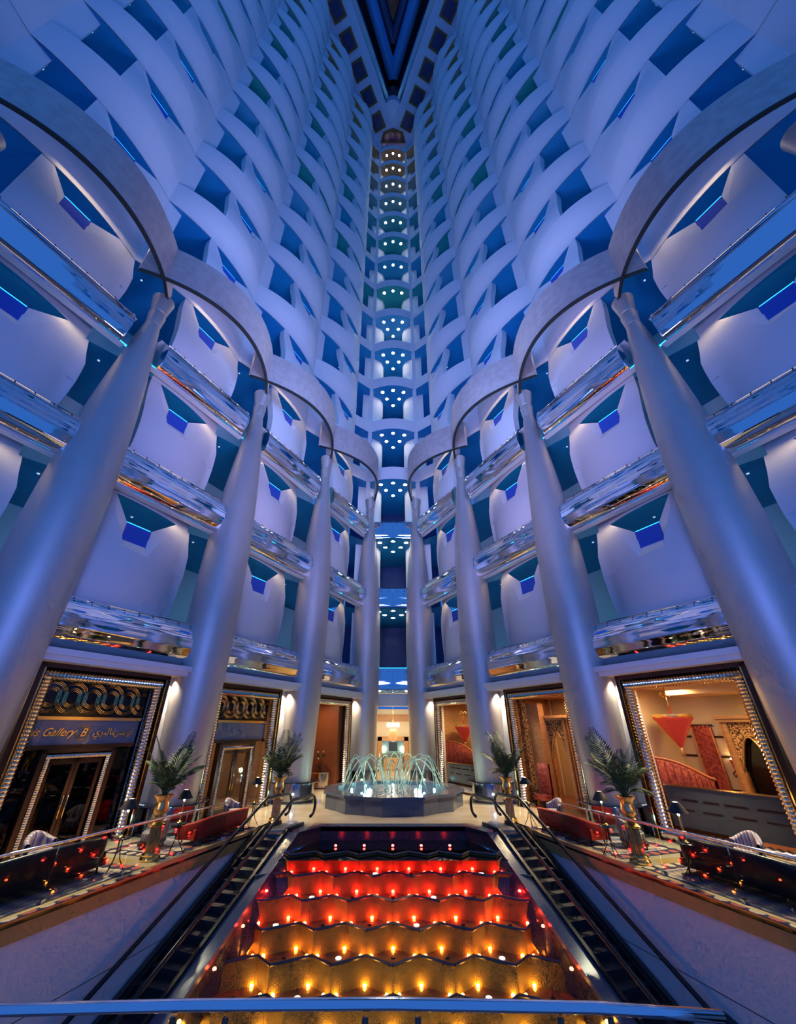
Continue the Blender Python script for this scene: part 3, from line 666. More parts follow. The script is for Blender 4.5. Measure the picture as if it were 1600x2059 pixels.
# ---------------------------------------------------------------- two boutiques on the left
def boutique(i, word, dark, sign):
    sx = -1; G, L = portal(i, sx, word+' on the left')
    tan = mat('boutique_tan', (.48,.30,.16), .5); night = mat('boutique_dark', (.012,.012,.02), .25)
    room(i, sx, night if dark else tan, night if dark else tan, 5.3, 4.2, mat('boutique_floor_dark', (.02,.02,.03), .15) if dark else mat('boutique_floor_tan', (.45,.36,.25), .2))
    if not dark: room_light(G, 3.6, -2.2, 5.0, 90, (1,.66,.34)); room_light(G, 3.6, -1.5, 2.6, 10, (1,.7,.4), .5)
    else: room_light(G, 3.6, -2.4, 5.0, 4, (.5,.55,1))
    org = G(3.6, -.5, 0); s = empty('boutique_front', org)
    ia, ib = UA+.6, UB-.6
    part('fascia_board', MB(G).box(ia,ib,-.62,-.5,3.82,5.0), black, s, False, org)
    part('fascia_bar', MB(G).box(ia,ib,-.64,-.46,3.72,3.82), gold, s, False, org)
    part('sign_board', MB(G).box(ia,ib,-.6,-.54,2.98,3.72), mat('sign_board_grey', (.16,.19,.25), .12, coat=.5), s, False, org)
    part('transom_bar', MB(G).box(ia,ib,-.64,-.46,2.86,2.98), bronze, s, False, org)
    n = 6; st = (ib-ia)/5.4
    for j in range(n):
        u = ia+.22+st*j*.98
        m = MB()
        for rr in (.50,.455,.41):
            pts = [p for p in torus_path(lambda uu, vv, zz: (uu, vv, zz), u, 4.41, rr, -.485)]
            pts = [p for p in pts]
            for a in range(len(pts)):
                p, q = pts[a], pts[(a+1) % len(pts)]
                if ia+.02 < p[0] < ib-.02 and ia+.02 < q[0] < ib-.02: m.tube([G(*p), G(*q)], .009, 4, cap=False)
        part('large_ring', m, gold, s, False, org)
        m = MB()
        for rr in (.30,.255,.21):
            pts = torus_path(lambda uu, vv, zz: (uu, vv, zz), u, 4.41, rr, -.48)
            for a in range(len(pts)):
                p, q = pts[a], pts[(a+1) % len(pts)]
                if ia+.02 < p[0] < ib-.02 and ia+.02 < q[0] < ib-.02: m.tube([G(*p), G(*q)], .009, 4, cap=False)
        part('small_ring', m, gold, s, False, org)
    wp = dark_pane if dark else room_pane
    for (u0, u1) in ((ia,2.35),(4.75,ib)): part('side_pane', MB(G).box(u0,u1,-.58,-.56,.0,2.86), wp, s, False, org)
    d = empty('door_frame_set', org) if False else s
    for (u0, u1, z0, z1) in ((2.35,2.5,0,2.86),(4.6,4.75,0,2.86),(2.35,4.75,2.74,2.86)): part('door_casing', MB(G).box(u0,u1,-.66,-.4,z0,z1), bronze, s, False, org)
    for a, b in (((2.58,-.42,0),(2.58,-.42,2.62)),((4.52,-.42,0),(4.52,-.42,2.62)),((2.5,-.42,2.64),(4.6,-.42,2.64))):
        part('door_moulding', ribbed_tf(G, a, b, .085, .06, 8), gilt, s, 'auto', org)
    for (u0, u1) in ((2.68,3.54),(3.56,4.42)):
        dr = empty('door', org); dr.parent = s; dr.location = (0,0,0)
        for (a, b, z0, z1) in ((u0,u0+.11,0,2.54),(u1-.11,u1,0,2.54),(u0,u1,2.40,2.54),(u0,u1,0,.2)): part('door_rail', MB(G).box(a,b,-.56,-.5,z0,z1), bronze, dr, False, org)
        part('door_pane', MB(G).box(u0+.11,u1-.11,-.54,-.525,.2,2.40), wp, dr, False, org)
        part('door_handle', MB().tube([G((u1-.06) if u0 < 3 else u0+.06,-.46,.9), G((u1-.06) if u0 < 3 else u0+.06,-.46,1.5)], .02, 6), gold, dr, True, org)
    tag(s, 'black boutique front with interlaced gold rings and %s' % ('gold script lettering over dark doors' if sign else 'doors to a tan interior'), 'shopfront', 'boutique fronts')
    if sign:
        def txt(body, u, z, size, shear=.0, name='sign_letters'):
            c = bpy.data.curves.new(name, 'FONT'); c.body = body; c.size = size; c.extrude = .015; c.shear = shear; c.align_x = 'CENTER'; c.bevel_depth = .004
            o = bpy.data.objects.new(name, c); c.materials.append(gold); COL.objects.link(o)
            P = Vector(G(u, -.52, z)); ud = (Vector(G(u+1, -.52, z))-P).normalized(); up = Vector((0,0,1)); nn = ud.cross(up)
            me = bpy.data.meshes.new_from_object(o); bpy.data.objects.remove(o); me.materials.clear(); o = link(name, me, gold, s)
            o.matrix_local = Matrix(((ud.x,up.x,nn.x,P.x-org[0]),(ud.y,up.y,nn.y,P.y-org[1]),(ud.z,up.z,nn.z,P.z-org[2]),(0,0,0,1)))
            return o
        txt('uis Gallery', 2.42, 3.24, .34, .45); txt('B', 3.45, 3.22, .36, .35)
        ring = MB()
        for rr in (.23,.195): ring.tube([G(3.45+rr*math.cos(a*math.pi/14), -.52, 3.34+rr*1.0*math.sin(a*math.pi/14)) for a in range(28)], .014, 5, closed=True)
        part('sign_roundel', ring, gold, s, True, org)
        txt('\ufef1\ufeae\ufef4\ufedf\ufe8e\ufecf', 4.2, 3.26, .32); txt('\ufeb2\ufef3\ufeed\ufedf', 4.88, 3.26, .32)
boutique(1, 'the dark boutique', True, True)
boutique(2, 'the tan boutique', False, False)

# ---------------------------------------------------------------- wood panelled alcove, left
G, L = portal(3, -1, 'the panelled alcove on the left')
room(3, -1, wood, wood, 5.2, 3.2, marble)
room_light(G, 3.6, -1.6, 5.0, 70, (1,.6,.3))
w = WALL[-1]
for j in range(4):
    part('wood_panel', MB(G).box(.3, L-.3, -3.2, -3.12, .1+1.22*j, 1.24+1.22*j), wood, w)
    part('gilt_joint', MB(G).box(1.5, 5.6, -3.14, -3.11, 1.24+1.22*j, 1.27+1.22*j), brass, w)
part('wood_panel', MB(G).box(5.2, 6.0, -3.1, -.7, .0, 5.1), mat('dark_red_wood', (.26,.09,.04), .35), w)
p = G(5.3, -1.9, 0); c = tag(empty('console_table', p), 'gleaming drum shaped console table in the panelled alcove', 'console table')
part('drum', MB().lathe([(.8,.05),(.8,.85)], 28), mat('drum_steel', (.6,.5,.42), .12, 1.0), c, 'auto'); part('table_top', MB().lathe([(.86,.85),(.88,.88),(.86,.92)], 28), gold, c, 'auto'); part('plinth', MB().lathe([(.7,0),(.7,.06)], 24), dark_granite, c)
leaf_g = mat('leaf_green', (.035,.085,.03), .4); petal = mat('petal_white', (.75,.7,.55), .6)
v = tag(empty('flower_vase', (p[0], p[1], .92)), 'vase of pale flowers on the drum console table', 'flowers')
part('vase', MB().lathe([(.10,0),(.16,.1),(.15,.25),(.09,.38),(.13,.45)], 16), mat('vase_bronze', (.2,.13,.07), .2, .7), v, 'auto')
random.seed(3)
for j in range(14):
    a = random.uniform(0, 6.28); q = random.uniform(.12,.42); h = random.uniform(.7,1.15)
    tip = (q*math.cos(a), q*math.sin(a), h)
    st = part('stem', MB().tube([(0,0,.4),(tip[0]*.4,tip[1]*.4,.4+(h-.4)*.6),tip], .01, 4), leaf_g, v)
    part('bloom', MB().lathe([(0,-.05),(.055,-.02),(.07,.03),(.03,.07),(0,.08)], 8, tip, cap=False), petal if j % 2 else leaf_g, st, True)

# ---------------------------------------------------------------- restaurant windows, right
cream = mat('restaurant_plaster', (.72,.55,.30), .6); redf = noise_col(mat('red_brocade', (.35,.03,.03), .6), (.20,.015,.018), (.48,.10,.06), 9, 4)
carve = bump(noise_col(mat('carved_fretwork', (.4,.22,.08), .5), (.06,.025,.01), (.72,.42,.16), 16, 3, lo=.46, hi=.54), 16, .9, .08)
wood_l = noise_col(mat('honey_wood', (.5,.26,.1), .35), (.42,.21,.08), (.58,.32,.14), 3, 5, stretch=(1,1,8))
screen_m = mat('frosted_screen', (.06,.075,.09), .25); dash_m = mat('bronze_dash', (.05,.025,.02), .2, .6)
def arch_door(par, Gf, org, uc, v, w=1.3, h=3.72):
    """pointed arch in a carved panel; solid frame with an opening"""
    a = empty('arch_doorway', org)
    for s in (-1, 1):
        part('jamb', MB(Gf).box(uc+s*w/2-.08, uc+s*w/2+.08, v-.1, v+.16, 0, h), wood_l, a, False, org)
        part('outer_jamb', MB(Gf).box(uc+s*(w/2+.11)-.03, uc+s*(w/2+.11)+.03, v-.1, v+.22, 0, h), wood, a, False, org)
    part('cornice', MB(Gf).box(uc-w/2-.16, uc+w/2+.16, v-.1, v+.3, h, h+.12), wood_l, a, False, org)
    part('crown', MB(Gf).box(uc-w/2-.2, uc+w/2+.2, v-.1, v+.4, h+.12, h+.24), wood_l, a, False, org)
    hw = w/2-.08; ap = h-.55; sp = ap-1.25
    def half(s):
        pts = []
        for k in range(11):
            t = k/10; x = hw*(1-t); pts.append((x, sp+(ap-sp)*math.sqrt(max(0,1-(1-t)**1.0*(1-t)))*1.0 if False else sp+(ap-sp)*math.sin(t*math.pi/2)))
        return pts
    for s in (-1, 1):
        pts = half(s); m = MB(Gf)
        for vv in (v+.06, v-.06):
            m.grid([[(uc+s*x, vv, z) for x, z in pts], [(uc+s*x, vv, h) for x, z in pts]])
        m.grid([[(uc+s*x, v+.06, z) for x, z in pts], [(uc+s*x, v-.06, z) for x, z in pts]])
        part('fretwork', m, carve, a, False, org)
        part('arch_bead', MB().tube([Gf(uc+s*x, v+.07, z) for x, z in pts], .035, 6), gold_leaf, a, True, org)
        part('pier', MB(Gf).box(uc+s*hw-.05*s-.05, uc+s*hw-.05*s+.05, v-.06, v+.08, 0, sp), gold_leaf, a, False, org)
    return a
def lantern(loc, r, h, chain_to, label):
    l = empty('pleated_lantern', (loc[0], loc[1], loc[2])); n = 44
    prof = [(r*(1-(k/12))*.98+.05, h*(1-k/12)) for k in range(13)]
    rows = []
    for k, (rr, z) in enumerate(prof):
        rows.append([((rr*(1+.04*math.sin(7*2*math.pi*j/n)+(.05 if k % 2 else 0)))*math.cos(2*math.pi*j/n), (rr*(1+(.05 if k % 2 else 0)))*math.sin(2*math.pi*j/n), z) for j in range(n)])
    part('shade', MB().grid(rows, True), mat('lantern_silk', (.42,.035,.03), .55, emit=(.5,.03,.015), es=.25), l, True)
    part('rim', MB().lathe([(r*1.03,h-.03),(r*1.06,h),(r*1.06,h+.1),(r*1.0,h+.1)], 32, cap=False), gold_leaf, l, 'auto')
    part('chain', MB().tube([(0,0,h+.1),(0,0,chain_to-loc[2])], .03, 6), gold, l, True)
    for k in range(4):
        a = k*math.pi/2; part('scroll', MB().tube([(.0,0,h+.9),(.2*math.cos(a),.2*math.sin(a),h+1.0),(.26*math.cos(a),.26*math.sin(a),h+.86),(.14*math.cos(a),.14*math.sin(a),h+.82)], .018, 5), gold, l, True)
    part('tassel', MB().lathe([(.03,.02),(.06,-.04),(.05,-.12),(.09,-.3)], 10), gold_leaf, l, True)
    tag(l, label, 'lantern', 'red pleated lanterns'); return l
def glass_screen(G, label, z1=1.62):
    org = G(3.6, -.5, 0); s = empty('glass_screen', org)
    part('frosted_pane', MB(G).box(UA+.6, UB-.6, -.56, -.53, .42, z1), screen_m, s, False, org)
    part('top_rail', MB(G).box(UA+.6, UB-.6, -.58, -.5, z1, z1+.05), gold, s, False, org)
    random.seed(5)
    for zz in (.72, 1.02):
        u = UA+.7
        while u < UB-1.1:
            w = random.uniform(.3,.75); part('dash', MB(G).box(u, u+w, -.535, -.522, zz+z1*.12, zz+z1*.12+.05), dash_m, s, False, org); u += w+random.uniform(.12,.3)
    tag(s, label, 'screen')
def banquette(G, org, ua, ub, v, zt0, zt1, label):
    b = empty('curved_banquette', org); n = 22; rows = []; rows2 = []
    for k in range(n+1):
        t = k/n; u = ua+(ub-ua)*t; vv = v-.8*math.sin(t*math.pi*.9); zt = zt0+(zt1-zt0)*sm(.1,1,t)
        rows.append([(u,vv-.1,.3),(u,vv+.03*math.sin(k*3.14),zt*.6),(u,vv,zt-.06),(u,vv-.08,zt),(u,vv-.2,zt-.04),(u,vv-.24,.3)]); rows2.append((u,vv-.08,zt+.03))
    part('back', MB(G).grid(rows, True), redf, b, True, org)
    part('top_roll', MB().tube([G(*p) for p in rows2], .055, 8), mat('roll_leather', (.42,.13,.06), .25), b, True, org)
    for k in range(2, n, 2):
        t = k/n; u = ua+(ub-ua)*t; vv = v-.8*math.sin(t*math.pi*.9); zt = zt0+(zt1-zt0)*sm(.1,1,t)
        part('channel_seam', MB().tube([G(u,vv+.02,.35),G(u,vv+.02,zt-.06)], .015, 5), mat('seam_dark_red', (.12,.01,.01), .6), b, True, org)
    part('plinth', MB(G).box(min(ua,ub),max(ua,ub),v-1.2,v-.1,0,.5), bronze, b, False, org)
    tag(b, label, 'banquette'); return b
def sconce(G, u, v, z, label):
    p = G(u, v, z); s = empty('wall_sconce', p)
    def R(uu, vv, zz): q = G(u+uu, v+vv, z+zz); return (q[0]-p[0], q[1]-p[1], q[2]-p[2])
    part('cone', MB().tube([R(0,.12,0),R(0,.12,-.55)], [.14,.02], 10), redf, s, True)
    part('curl', MB().tube([R(0,.12,-.5),R(.12,.12,-.6),R(.16,.12,-.48),R(.06,.12,-.4)], .03, 6), mat('iron_red', (.15,.03,.02), .4), s, True)
    part('lamp', MB().tube([R(0,.12,.02),R(0,.12,.07)], .09, 10), lamp_warm, s)
    tag(s, label, 'sconce', 'red cone wall sconces')
# bay 1: window with lantern, banner and arch
G, L = portal(1, 1, 'the restaurant window nearest on the right', True)
room(1, 1, cream, cream, 5.1, 5.2, mat('restaurant_floor', (.25,.09,.05), .3))
room_light(G, 2.2, -3.0, 4.6, 170, (1,.68,.33)); room_light(G, 5.4, -2.2, 4.9, 150, (1,.68,.33)); aim(light('room_spot', 'SPOT', G(5.6,-4.2,4.6), 60, (1,.55,.2), size=.1, spot=50), G(6.1,-5.1,2.2))
glass_screen(G, 'frosted glass screen with bronze dashes under the big restaurant window')
W_ = WALL[1]
part('ceiling_drop', MB(G).box(1.0, 5.6, -4.6, -2.6, 4.72, 5.08), mat('drop_peach', (.75,.5,.28), .6), W_)
for z in (1.15, 2.35, 3.1):
    for u0 in (.5, 2.3, 5.0, 6.6): part('wall_dash', MB(G).box(u0, u0+.7, -5.2, -5.17, z, z+.08), dash_m, W_)
lantern(G(6.0,-3.2,2.75), .72, 1.15, 5.1, 'large red pleated cone lantern in the nearest restaurant window')
org = G(6.1,-5.1,2); b = empty('wall_hanging', org)
part('cloth', MB(G).box(5.6, 6.45, -5.15, -5.08, 1.2, 3.5), redf, b, False, org); 
for k in range(5): part('tab', MB(G).box(5.65+.17*k, 5.76+.17*k, -5.14, -5.06, 3.5, 3.62), redf, b, False, org)
part('rod', MB().tube([G(5.5,-5.08,3.6),G(6.55,-5.08,3.6)], .03, 6), dark_steel, b, True, org)
rm = MB()
for k in range(26):
    random.seed(k); a = random.uniform(0.2,2.94); q = random.uniform(.15,.62); u = 6.02+q*.55*math.cos(a); z = 1.75+q*1.55*math.sin(a)
    rm.box(u-.015,u+.015,-5.075,-5.07,z-.05,z+.05)
part('embroidery', rm, gold_leaf, b, False, org)
for (u0,u1,z0,z1) in ((5.6,5.65,1.2,3.5),(6.4,6.45,1.2,3.5)): part('border', MB(G).box(u0,u1,-5.078,-5.07,z0,z1), gold_leaf, b, False, org)
tag(b, 'red embroidered wall hanging beside the lantern in the nearest restaurant window', 'wall hanging')
a = arch_door(None, G, G(4.2,-5.0,0), 4.2, -4.95, 1.35, 3.7); tag(a, 'carved wooden pointed arch doorway in the nearest restaurant window', 'doorway')
part('passage_shade', MB(G).box(3.6,4.8,-5.19,-5.15,0,3.2), black, a, False, G(4.2,-5.0,0))  # black sheet standing in for the shade beyond the arch
banquette(G, G(5.4,-2.6,0), 7.2, 4.6, -2.0, 2.35, 1.75, 'curved red channelled banquette behind the nearest restaurant screen')
sconce(G, 5.15, -5.2, 2.3, 'red cone sconce between the wall hanging and the arch'); sconce(G, 2.95, -5.2, 2.3, 'red cone sconce on the near side of the arch')
# bay 2: carved arches and a red seat
G, L = portal(2, 1, 'the arched restaurant entrance on the right')
room(2, 1, cream, wood, 5.1, 5.2, mat('restaurant_floor', (.25,.09,.05), .3)); room_light(G, 3.4, -1.6, 4.9, 90, (1,.6,.28)); room_light(G, 4.4, -4.0, 4.9, 110, (1,.62,.3))
part('wood_pier', MB(G).box(5.0, 5.9, -1.9, -1.5, 0, 4.7), wood, W_); part('wood_pier', MB(G).box(6.3, 6.6, -1.9, -1.5, 0, 5.0), carve, W_)
for uc, nm in ((4.55,'far'),(2.75,'near')):
    a = arch_door(None, G, G(uc,-2.2,0), uc, -2.2, 1.38, 3.85); tag(a, 'carved wooden pointed arch, %s one of the pair in the restaurant entrance' % nm, 'doorway', 'arches of the restaurant entrance')
org = G(4.4,-5.1,2); b = part('wall_hanging', MB(G).box(5.6,6.3,-5.18,-5.1,1.3,3.3), redf, None, False, org, org); tag(b, 'red cloth wall hanging seen through the far entrance arch', 'wall hanging')
p = G(5.15,-1.15,0); c = tag(empty('high_back_chair', p), 'tall red patterned chair beside the entrance arches', 'chair')
def Rb(G, p): return lambda u, v, z: tuple(a-b for a, b in zip(G(u, v, z), p))
R = lambda u, v, z: tuple(a-b for a, b in zip(G(5.15+u,-1.15+v,z), p))
part('seat', MB(R).box(-.38,.38,-.3,.35,.32,.5), redf, c); part('backrest', MB(R).grid([[(u,-.32+.12*(u/.4)**2,z) for u in (-.4,-.2,0,.2,.4)] for z in (.45,1.1,1.85)]+[[(u,-.42+.12*(u/.4)**2,z) for u in (-.4,-.2,0,.2,.4)] for z in (1.85,1.1,.45)]), redf, c, True)
for su in (-1, 1):
    for sv in (-1, 1): part('leg', MB(R).box(su*.33-.03,su*.33+.03,sv*.27-.03,sv*.27+.03,0,.34), bronze, c)
# bay 3: lantern, banquette and screen
G, L = portal(3, 1, 'the farthest restaurant window on the right', True)
room(3, 1, cream, wood_l, 5.1, 5.0, mat('restaurant_floor', (.25,.09,.05), .3)); room_light(G, 4.5, -2.4, 4.9, 190, (1,.68,.32))
glass_screen(G, 'frosted glass screen with bronze dashes in the farthest right window', 1.45)
lantern(G(6.0,-2.6,2.6), .62, 1.0, 5.1, 'red pleated cone lantern in the farthest right window')
banquette(G, G(6.0,-2.0,0), 7.1, 3.8, -1.5, 2.6, 1.8, 'red tufted banquette behind the farthest right screen')
for z in (2.4, 3.3):
    for u0 in (1.5, 4.0): part('wall_dash', MB(G).box(u0, u0+.8, -5.0, -4.97, z, z+.08), dash_m, W_)

# ---------------------------------------------------------------- chandelier hall at the apex
hall_m = mat('hall_cream', (.78,.68,.52), .5); WB = WALL[0]
for s in (-1, 1):
    part('hall_wall', MB().box(s*2.15-.08, s*2.15+.08, 33.9, 46, 0, 5.2), hall_m, WB)
    part('hall_pilaster', MB().box(s*1.95-.12, s*1.95+.12, 36.2, 36.6, 0, 5.0), lobby_white, WB)
part('hall_back_wall', MB().box(-2.3,2.3,45.0,45.1,0,5.2), hall_m, WB); part('hall_frieze', MB().box(-2.1,2.1,44.9,45.0,4.1,4.7), wood_l, WB)
light('hall_lamp', 'AREA', (0,39.5,4.95), 220, (1,.78,.5), size=2.5); light('hall_lamp', 'POINT', (0,41.5,3.2), 110, (1,.85,.6), size=.3)
c = tag(empty('chandelier', (0,40.0,3.0)), 'crystal chandelier with an amber globe hanging in the apex hall', 'chandelier')
part('globe', MB().lathe([(.02,-.55),(.2,-.5),(.36,-.3),(.42,0),(.38,.25),(.25,.45)], 20), mat('amber_globe', (.5,.28,.12), .3, emit=(1,.5,.2), es=.5), c, True)
part('rod', MB().tube([(0,0,.4),(0,0,2.7)], .02, 6), gold, c, True)
for k in range(14):
    a = 2*math.pi*k/14; part('crystal', MB().lathe([(0,.55),(.07,.68),(.06,.85),(0,.95)], 6, (.5*math.cos(a),.5*math.sin(a),0), cap=False), mat('crystal_lamp', (1,1,1), .2, emit=(1,.92,.8), es=14), c)
part('crown_ring', MB().tube([(.5*math.cos(a*.3142),.5*math.sin(a*.3142),.55) for a in range(20)], .03, 6, closed=True), gold, c, True)
m = tag(empty('hall_mirror', (0,44.8,0)), 'tall wooden framed mirror niche with stepped gold shelves at the hall end', 'mirror')
for (x0,x1,z0,z1) in ((-1.5,-1.1,0,2.75),(1.1,1.5,0,2.75),(-1.5,1.5,2.4,2.8)): part('frame', MB().box(x0,x1,-.15,.1,z0,z1), wood_l, m)
part('mirror_pane', MB().box(-1.1,1.1,.0,.08,0,2.4), mat('teal_mirror', (.5,.62,.55), .08, .8), m)
part('dark_panel', MB().box(-.42,.42,-.06,0,1.55,2.3), mat('dark_artwork', (.03,.04,.06), .2), m)
for k in range(5): part('shelf_step', MB().box(-.9,.9,-.75+.14*k,-.6+.14*k+.1,0,.2+.2*k), gold_leaf, m)

# ---------------------------------------------------------------- ring counters round the column feet
RT = MB().lathe([(.85,.88),(1.34,.88),(1.38,.91),(1.34,.95),(.85,.95)], 44, cap=False).mesh('counter_top', 'auto')
RD = MB().lathe([(1.12,0),(1.12,.88)], 40, cap=False).mesh('drum', 'auto'); RF = MB().lathe([(1.16,0),(1.16,.1)], 40, cap=False).mesh('plinth')
RL = MB().lathe([(.05,0),(.06,.04),(0,.09)], 10).mesh('lamp'); cy_l = mat('cyan_spot', (.5,.9,1), .4, emit=(.25,.85,1), es=45); RS = MB().lathe([(.03,0),(.03,.015)], 8).mesh('lamp')
top_m = mat('counter_black', (.012,.015,.03), .06); drum_m = mat('counter_steel', (.35,.4,.5), .12, 1.0)
for sx in (-1, 1):
    for i in (1, 2, 3, 4):
        r_ = empty('ring_counter', (X(sx, CC[i][0]), CC[i][1], 0))
        link('counter_top', RT, top_m, r_); link('drum', RD, drum_m, r_); link('plinth', RF, dark_granite, r_)
        a0 = math.atan2(-CC[i][1], -X(sx, CC[i][0]))
        link('lamp', RL, cy_l, r_, (1.2*math.cos(a0), 1.2*math.sin(a0), .4))
        for q in range(5): a = a0+(.9+.12*q)*-sx*-1; link('lamp', RS, lamp_small, r_, (1.22*math.cos(a), 1.22*math.sin(a), .95))
        tag(r_, 'black topped ring counter round the %s column of the %s row' % (['','second','third','fourth','farthest'][i], SIDE[sx]), 'counter', 'ring counters round the columns')
    for i in (1, 2, 3, 4):   # warm recessed lamps washing the pilasters
        G, L = bay(min(i,3), sx); du = L if i == 4 else 0
        for e in (-1.25, 1.2):
            light('pilaster_downlight', 'SPOT', G(du+e, -.25, 5.4), 800, (1,.84,.62), size=.12, spot=110)

# ---------------------------------------------------------------- fountain
f = tag(empty('fountain', (0,25.4,0)), 'dark blue granite fountain basin with arching jets of lit water', 'fountain'); NS = 24
rim = lambda r, amp: [((r+(amp if k % 2 else -amp))*math.cos(2*math.pi*(k+.5)/NS), (r+(amp if k % 2 else -amp))*math.sin(2*math.pi*(k+.5)/NS)) for k in range(NS)]
o_, i_ = rim(3.55,.1), rim(2.95,.07)
for k in range(NS):
    a, b = o_[k], o_[(k+1) % NS]; part('basin_panel', MB().add([(a[0],a[1],0),(b[0],b[1],0),(b[0],b[1],.6),(a[0],a[1],.6)], [(0,1,2,3)]), granite, f)
mb = MB()
for k in range(NS):
    a, b, c, d = o_[k], o_[(k+1)%NS], i_[(k+1)%NS], i_[k]; s = 1.03
    mb.prism([(a[0]*s,a[1]*s),(b[0]*s,b[1]*s),c,d], .6, .72)
part('rim', mb, granite, f)
part('water', MB().prism(i_, .5, .6), bump(mat('fountain_water', (.05,.10,.2), .05, spec=.8), 5, .5, .08), f)
jet_m = mat('lit_water_jet', (.72,.95,.70), .15, spec=.8)
for k in range(26):
    a = 2*math.pi*k/26+.08; r0, r1 = 2.75, .45+.5*(k % 3); h = 1.45+.12*(k % 2); pts = []
    off = .5 if k % 2 else -.45
    for q in range(13):
        t = q/12; rr = r0+(r1-r0)*t; aa = a+off*t; pts.append((rr*math.cos(aa), rr*math.sin(aa), .62+h*4*t*(1-t)))
    part('water_jet', MB().tube(pts, [.022]*13, 5), jet_m, f, True)
fl_m = mat('basin_lamp', (.8,1,.9), .4, emit=(.75,1,.8), es=20)
for k in range(8): a = 2*math.pi*k/8; link('basin_lamp', RL, fl_m, f, (2.2*math.cos(a), 2.2*math.sin(a), .6))
for k in range(4): a = math.pi/4+math.pi/2*k; light('basin_spot', 'POINT', (1.9*math.cos(a), 25.4+1.9*math.sin(a), .95), 28, (.8,1,.75), size=.15)

# ---------------------------------------------------------------- potted palms on fluted pedestals
def frond_mesh(L, droop, seed):
    rnd = random.Random(seed); mb = MB(); n = 24; P = []
    for k in range(n+1):
        t = k/n; P.append(Vector((L*(.30*t+.30*t*t*droop), 0, L*(1.05*t-.5*droop*t*t))))
    mb.tube(P, [.014*(1-.8*k/n) for k in range(n+1)], 4, cap=False)
    for k in range(6, n+1):
        t = k/n; d = (P[k]-P[k-1]).normalized(); ln = L*.27*math.sin(math.pi*(.15+.8*t))*rnd.uniform(.85,1.1)+.05
        for s in (-1, 1):
            side = Vector((0, s, 0)); tip = P[k]+d*ln*.75+side*ln*.75+Vector((0,0,-ln*.28)); mid = P[k]+(tip-P[k])*.5+Vector((0,0,ln*.07)); wv = d*.02
            mb.add([P[k], mid+wv, tip, mid-wv], [(0,1,2,3)])
    return mb.mesh('frond', False, recalc=False)
FR = [frond_mesh(1.35,.5,1), frond_mesh(1.5,.85,2), frond_mesh(.95,1.3,3), frond_mesh(1.8,.35,4)]
palm_g = noise_col(mat('palm_green', (.04,.09,.03), .65), (.02,.05,.018), (.09,.15,.05), 5, 3)
URN = MB().lathe([(.10,0),(.17,.03),(.17,.06),(.11,.1),(.20,.2),(.21,.3),(.18,.42),(.20,.52),(.28,.6),(.29,.63),(.25,.62),(.22,.55)], 28).mesh('urn', 'auto')
SOIL = MB().lathe([(.22,.55),(.0,.58)], 16, cap=False).mesh('soil')
PB = MB().lathe([(.28,0),(.29,.05),(.26,.09),(.24,.11),(.26,.15),(.22,.2)], 28).mesh('base', 'auto')
fl_ = MB(); nf = 40; fl_.grid([[((.165 if k % 2 else .185)*(1-.03*z)*math.cos(2*math.pi*k/nf), (.165 if k % 2 else .185)*(1-.03*z)*math.sin(2*math.pi*k/nf), .2+z*.2) for k in range(nf)] for z in range(4)], True); PF = fl_.mesh('fluted_shaft')
PC = MB().lathe([(.18,.8),(.24,.84),(.25,.88),(.2,.91),(.13,.95),(.14,.98)], 28).mesh('capital', 'auto')
PALMS = [(-7.33,15.35,'left','near'),(7.28,15.05,'right','near'),(-4.95,20.6,'left','far'),(4.95,20.6,'right','far')]
for j, (x, y, sd, nf_) in enumerate(PALMS):
    p = empty('pedestal', (x,y,0), random.uniform(0,1)); link('base', PB, gold, p); link('fluted_shaft', PF, gold_leaf, p); link('capital', PC, gold, p)
    wh = ('at the %s lounge edge' % sd) if nf_ == 'near' else ('beyond the %s escalator' % sd)
    tag(p, 'gold fluted pedestal %s' % wh, 'pedestal', 'gold pedestals')
    u = empty('potted_palm', (x,y,.98)); link('urn', URN, gold_leaf, u); link('soil', SOIL, mat('soil', (.02,.015,.01), .9), u)
    rnd = random.Random(20+j)
    for k in range(28):
        a = 2*math.pi*k/28*2.4+rnd.uniform(-.3,.3); fr = link('frond', FR[k % 4], palm_g, u, (0,0,.5), a); fr.rotation_euler = (rnd.uniform(-.15,.15), rnd.uniform(-.15,.25), a); sc_ = rnd.uniform(.85,1.1); fr.scale = (sc_, sc_, sc_*1.12)
    for k in range(4):
        part('stem', MB().tube([(.03*math.cos(k*1.6),.03*math.sin(k*1.6),.5),(.06*math.cos(k*1.6),.06*math.sin(k*1.6),1.1)], .016, 5), palm_g, u)
    tag(u, 'leafy palm in a gold urn on the pedestal %s' % wh, 'potted palm', 'palms in gold urns')

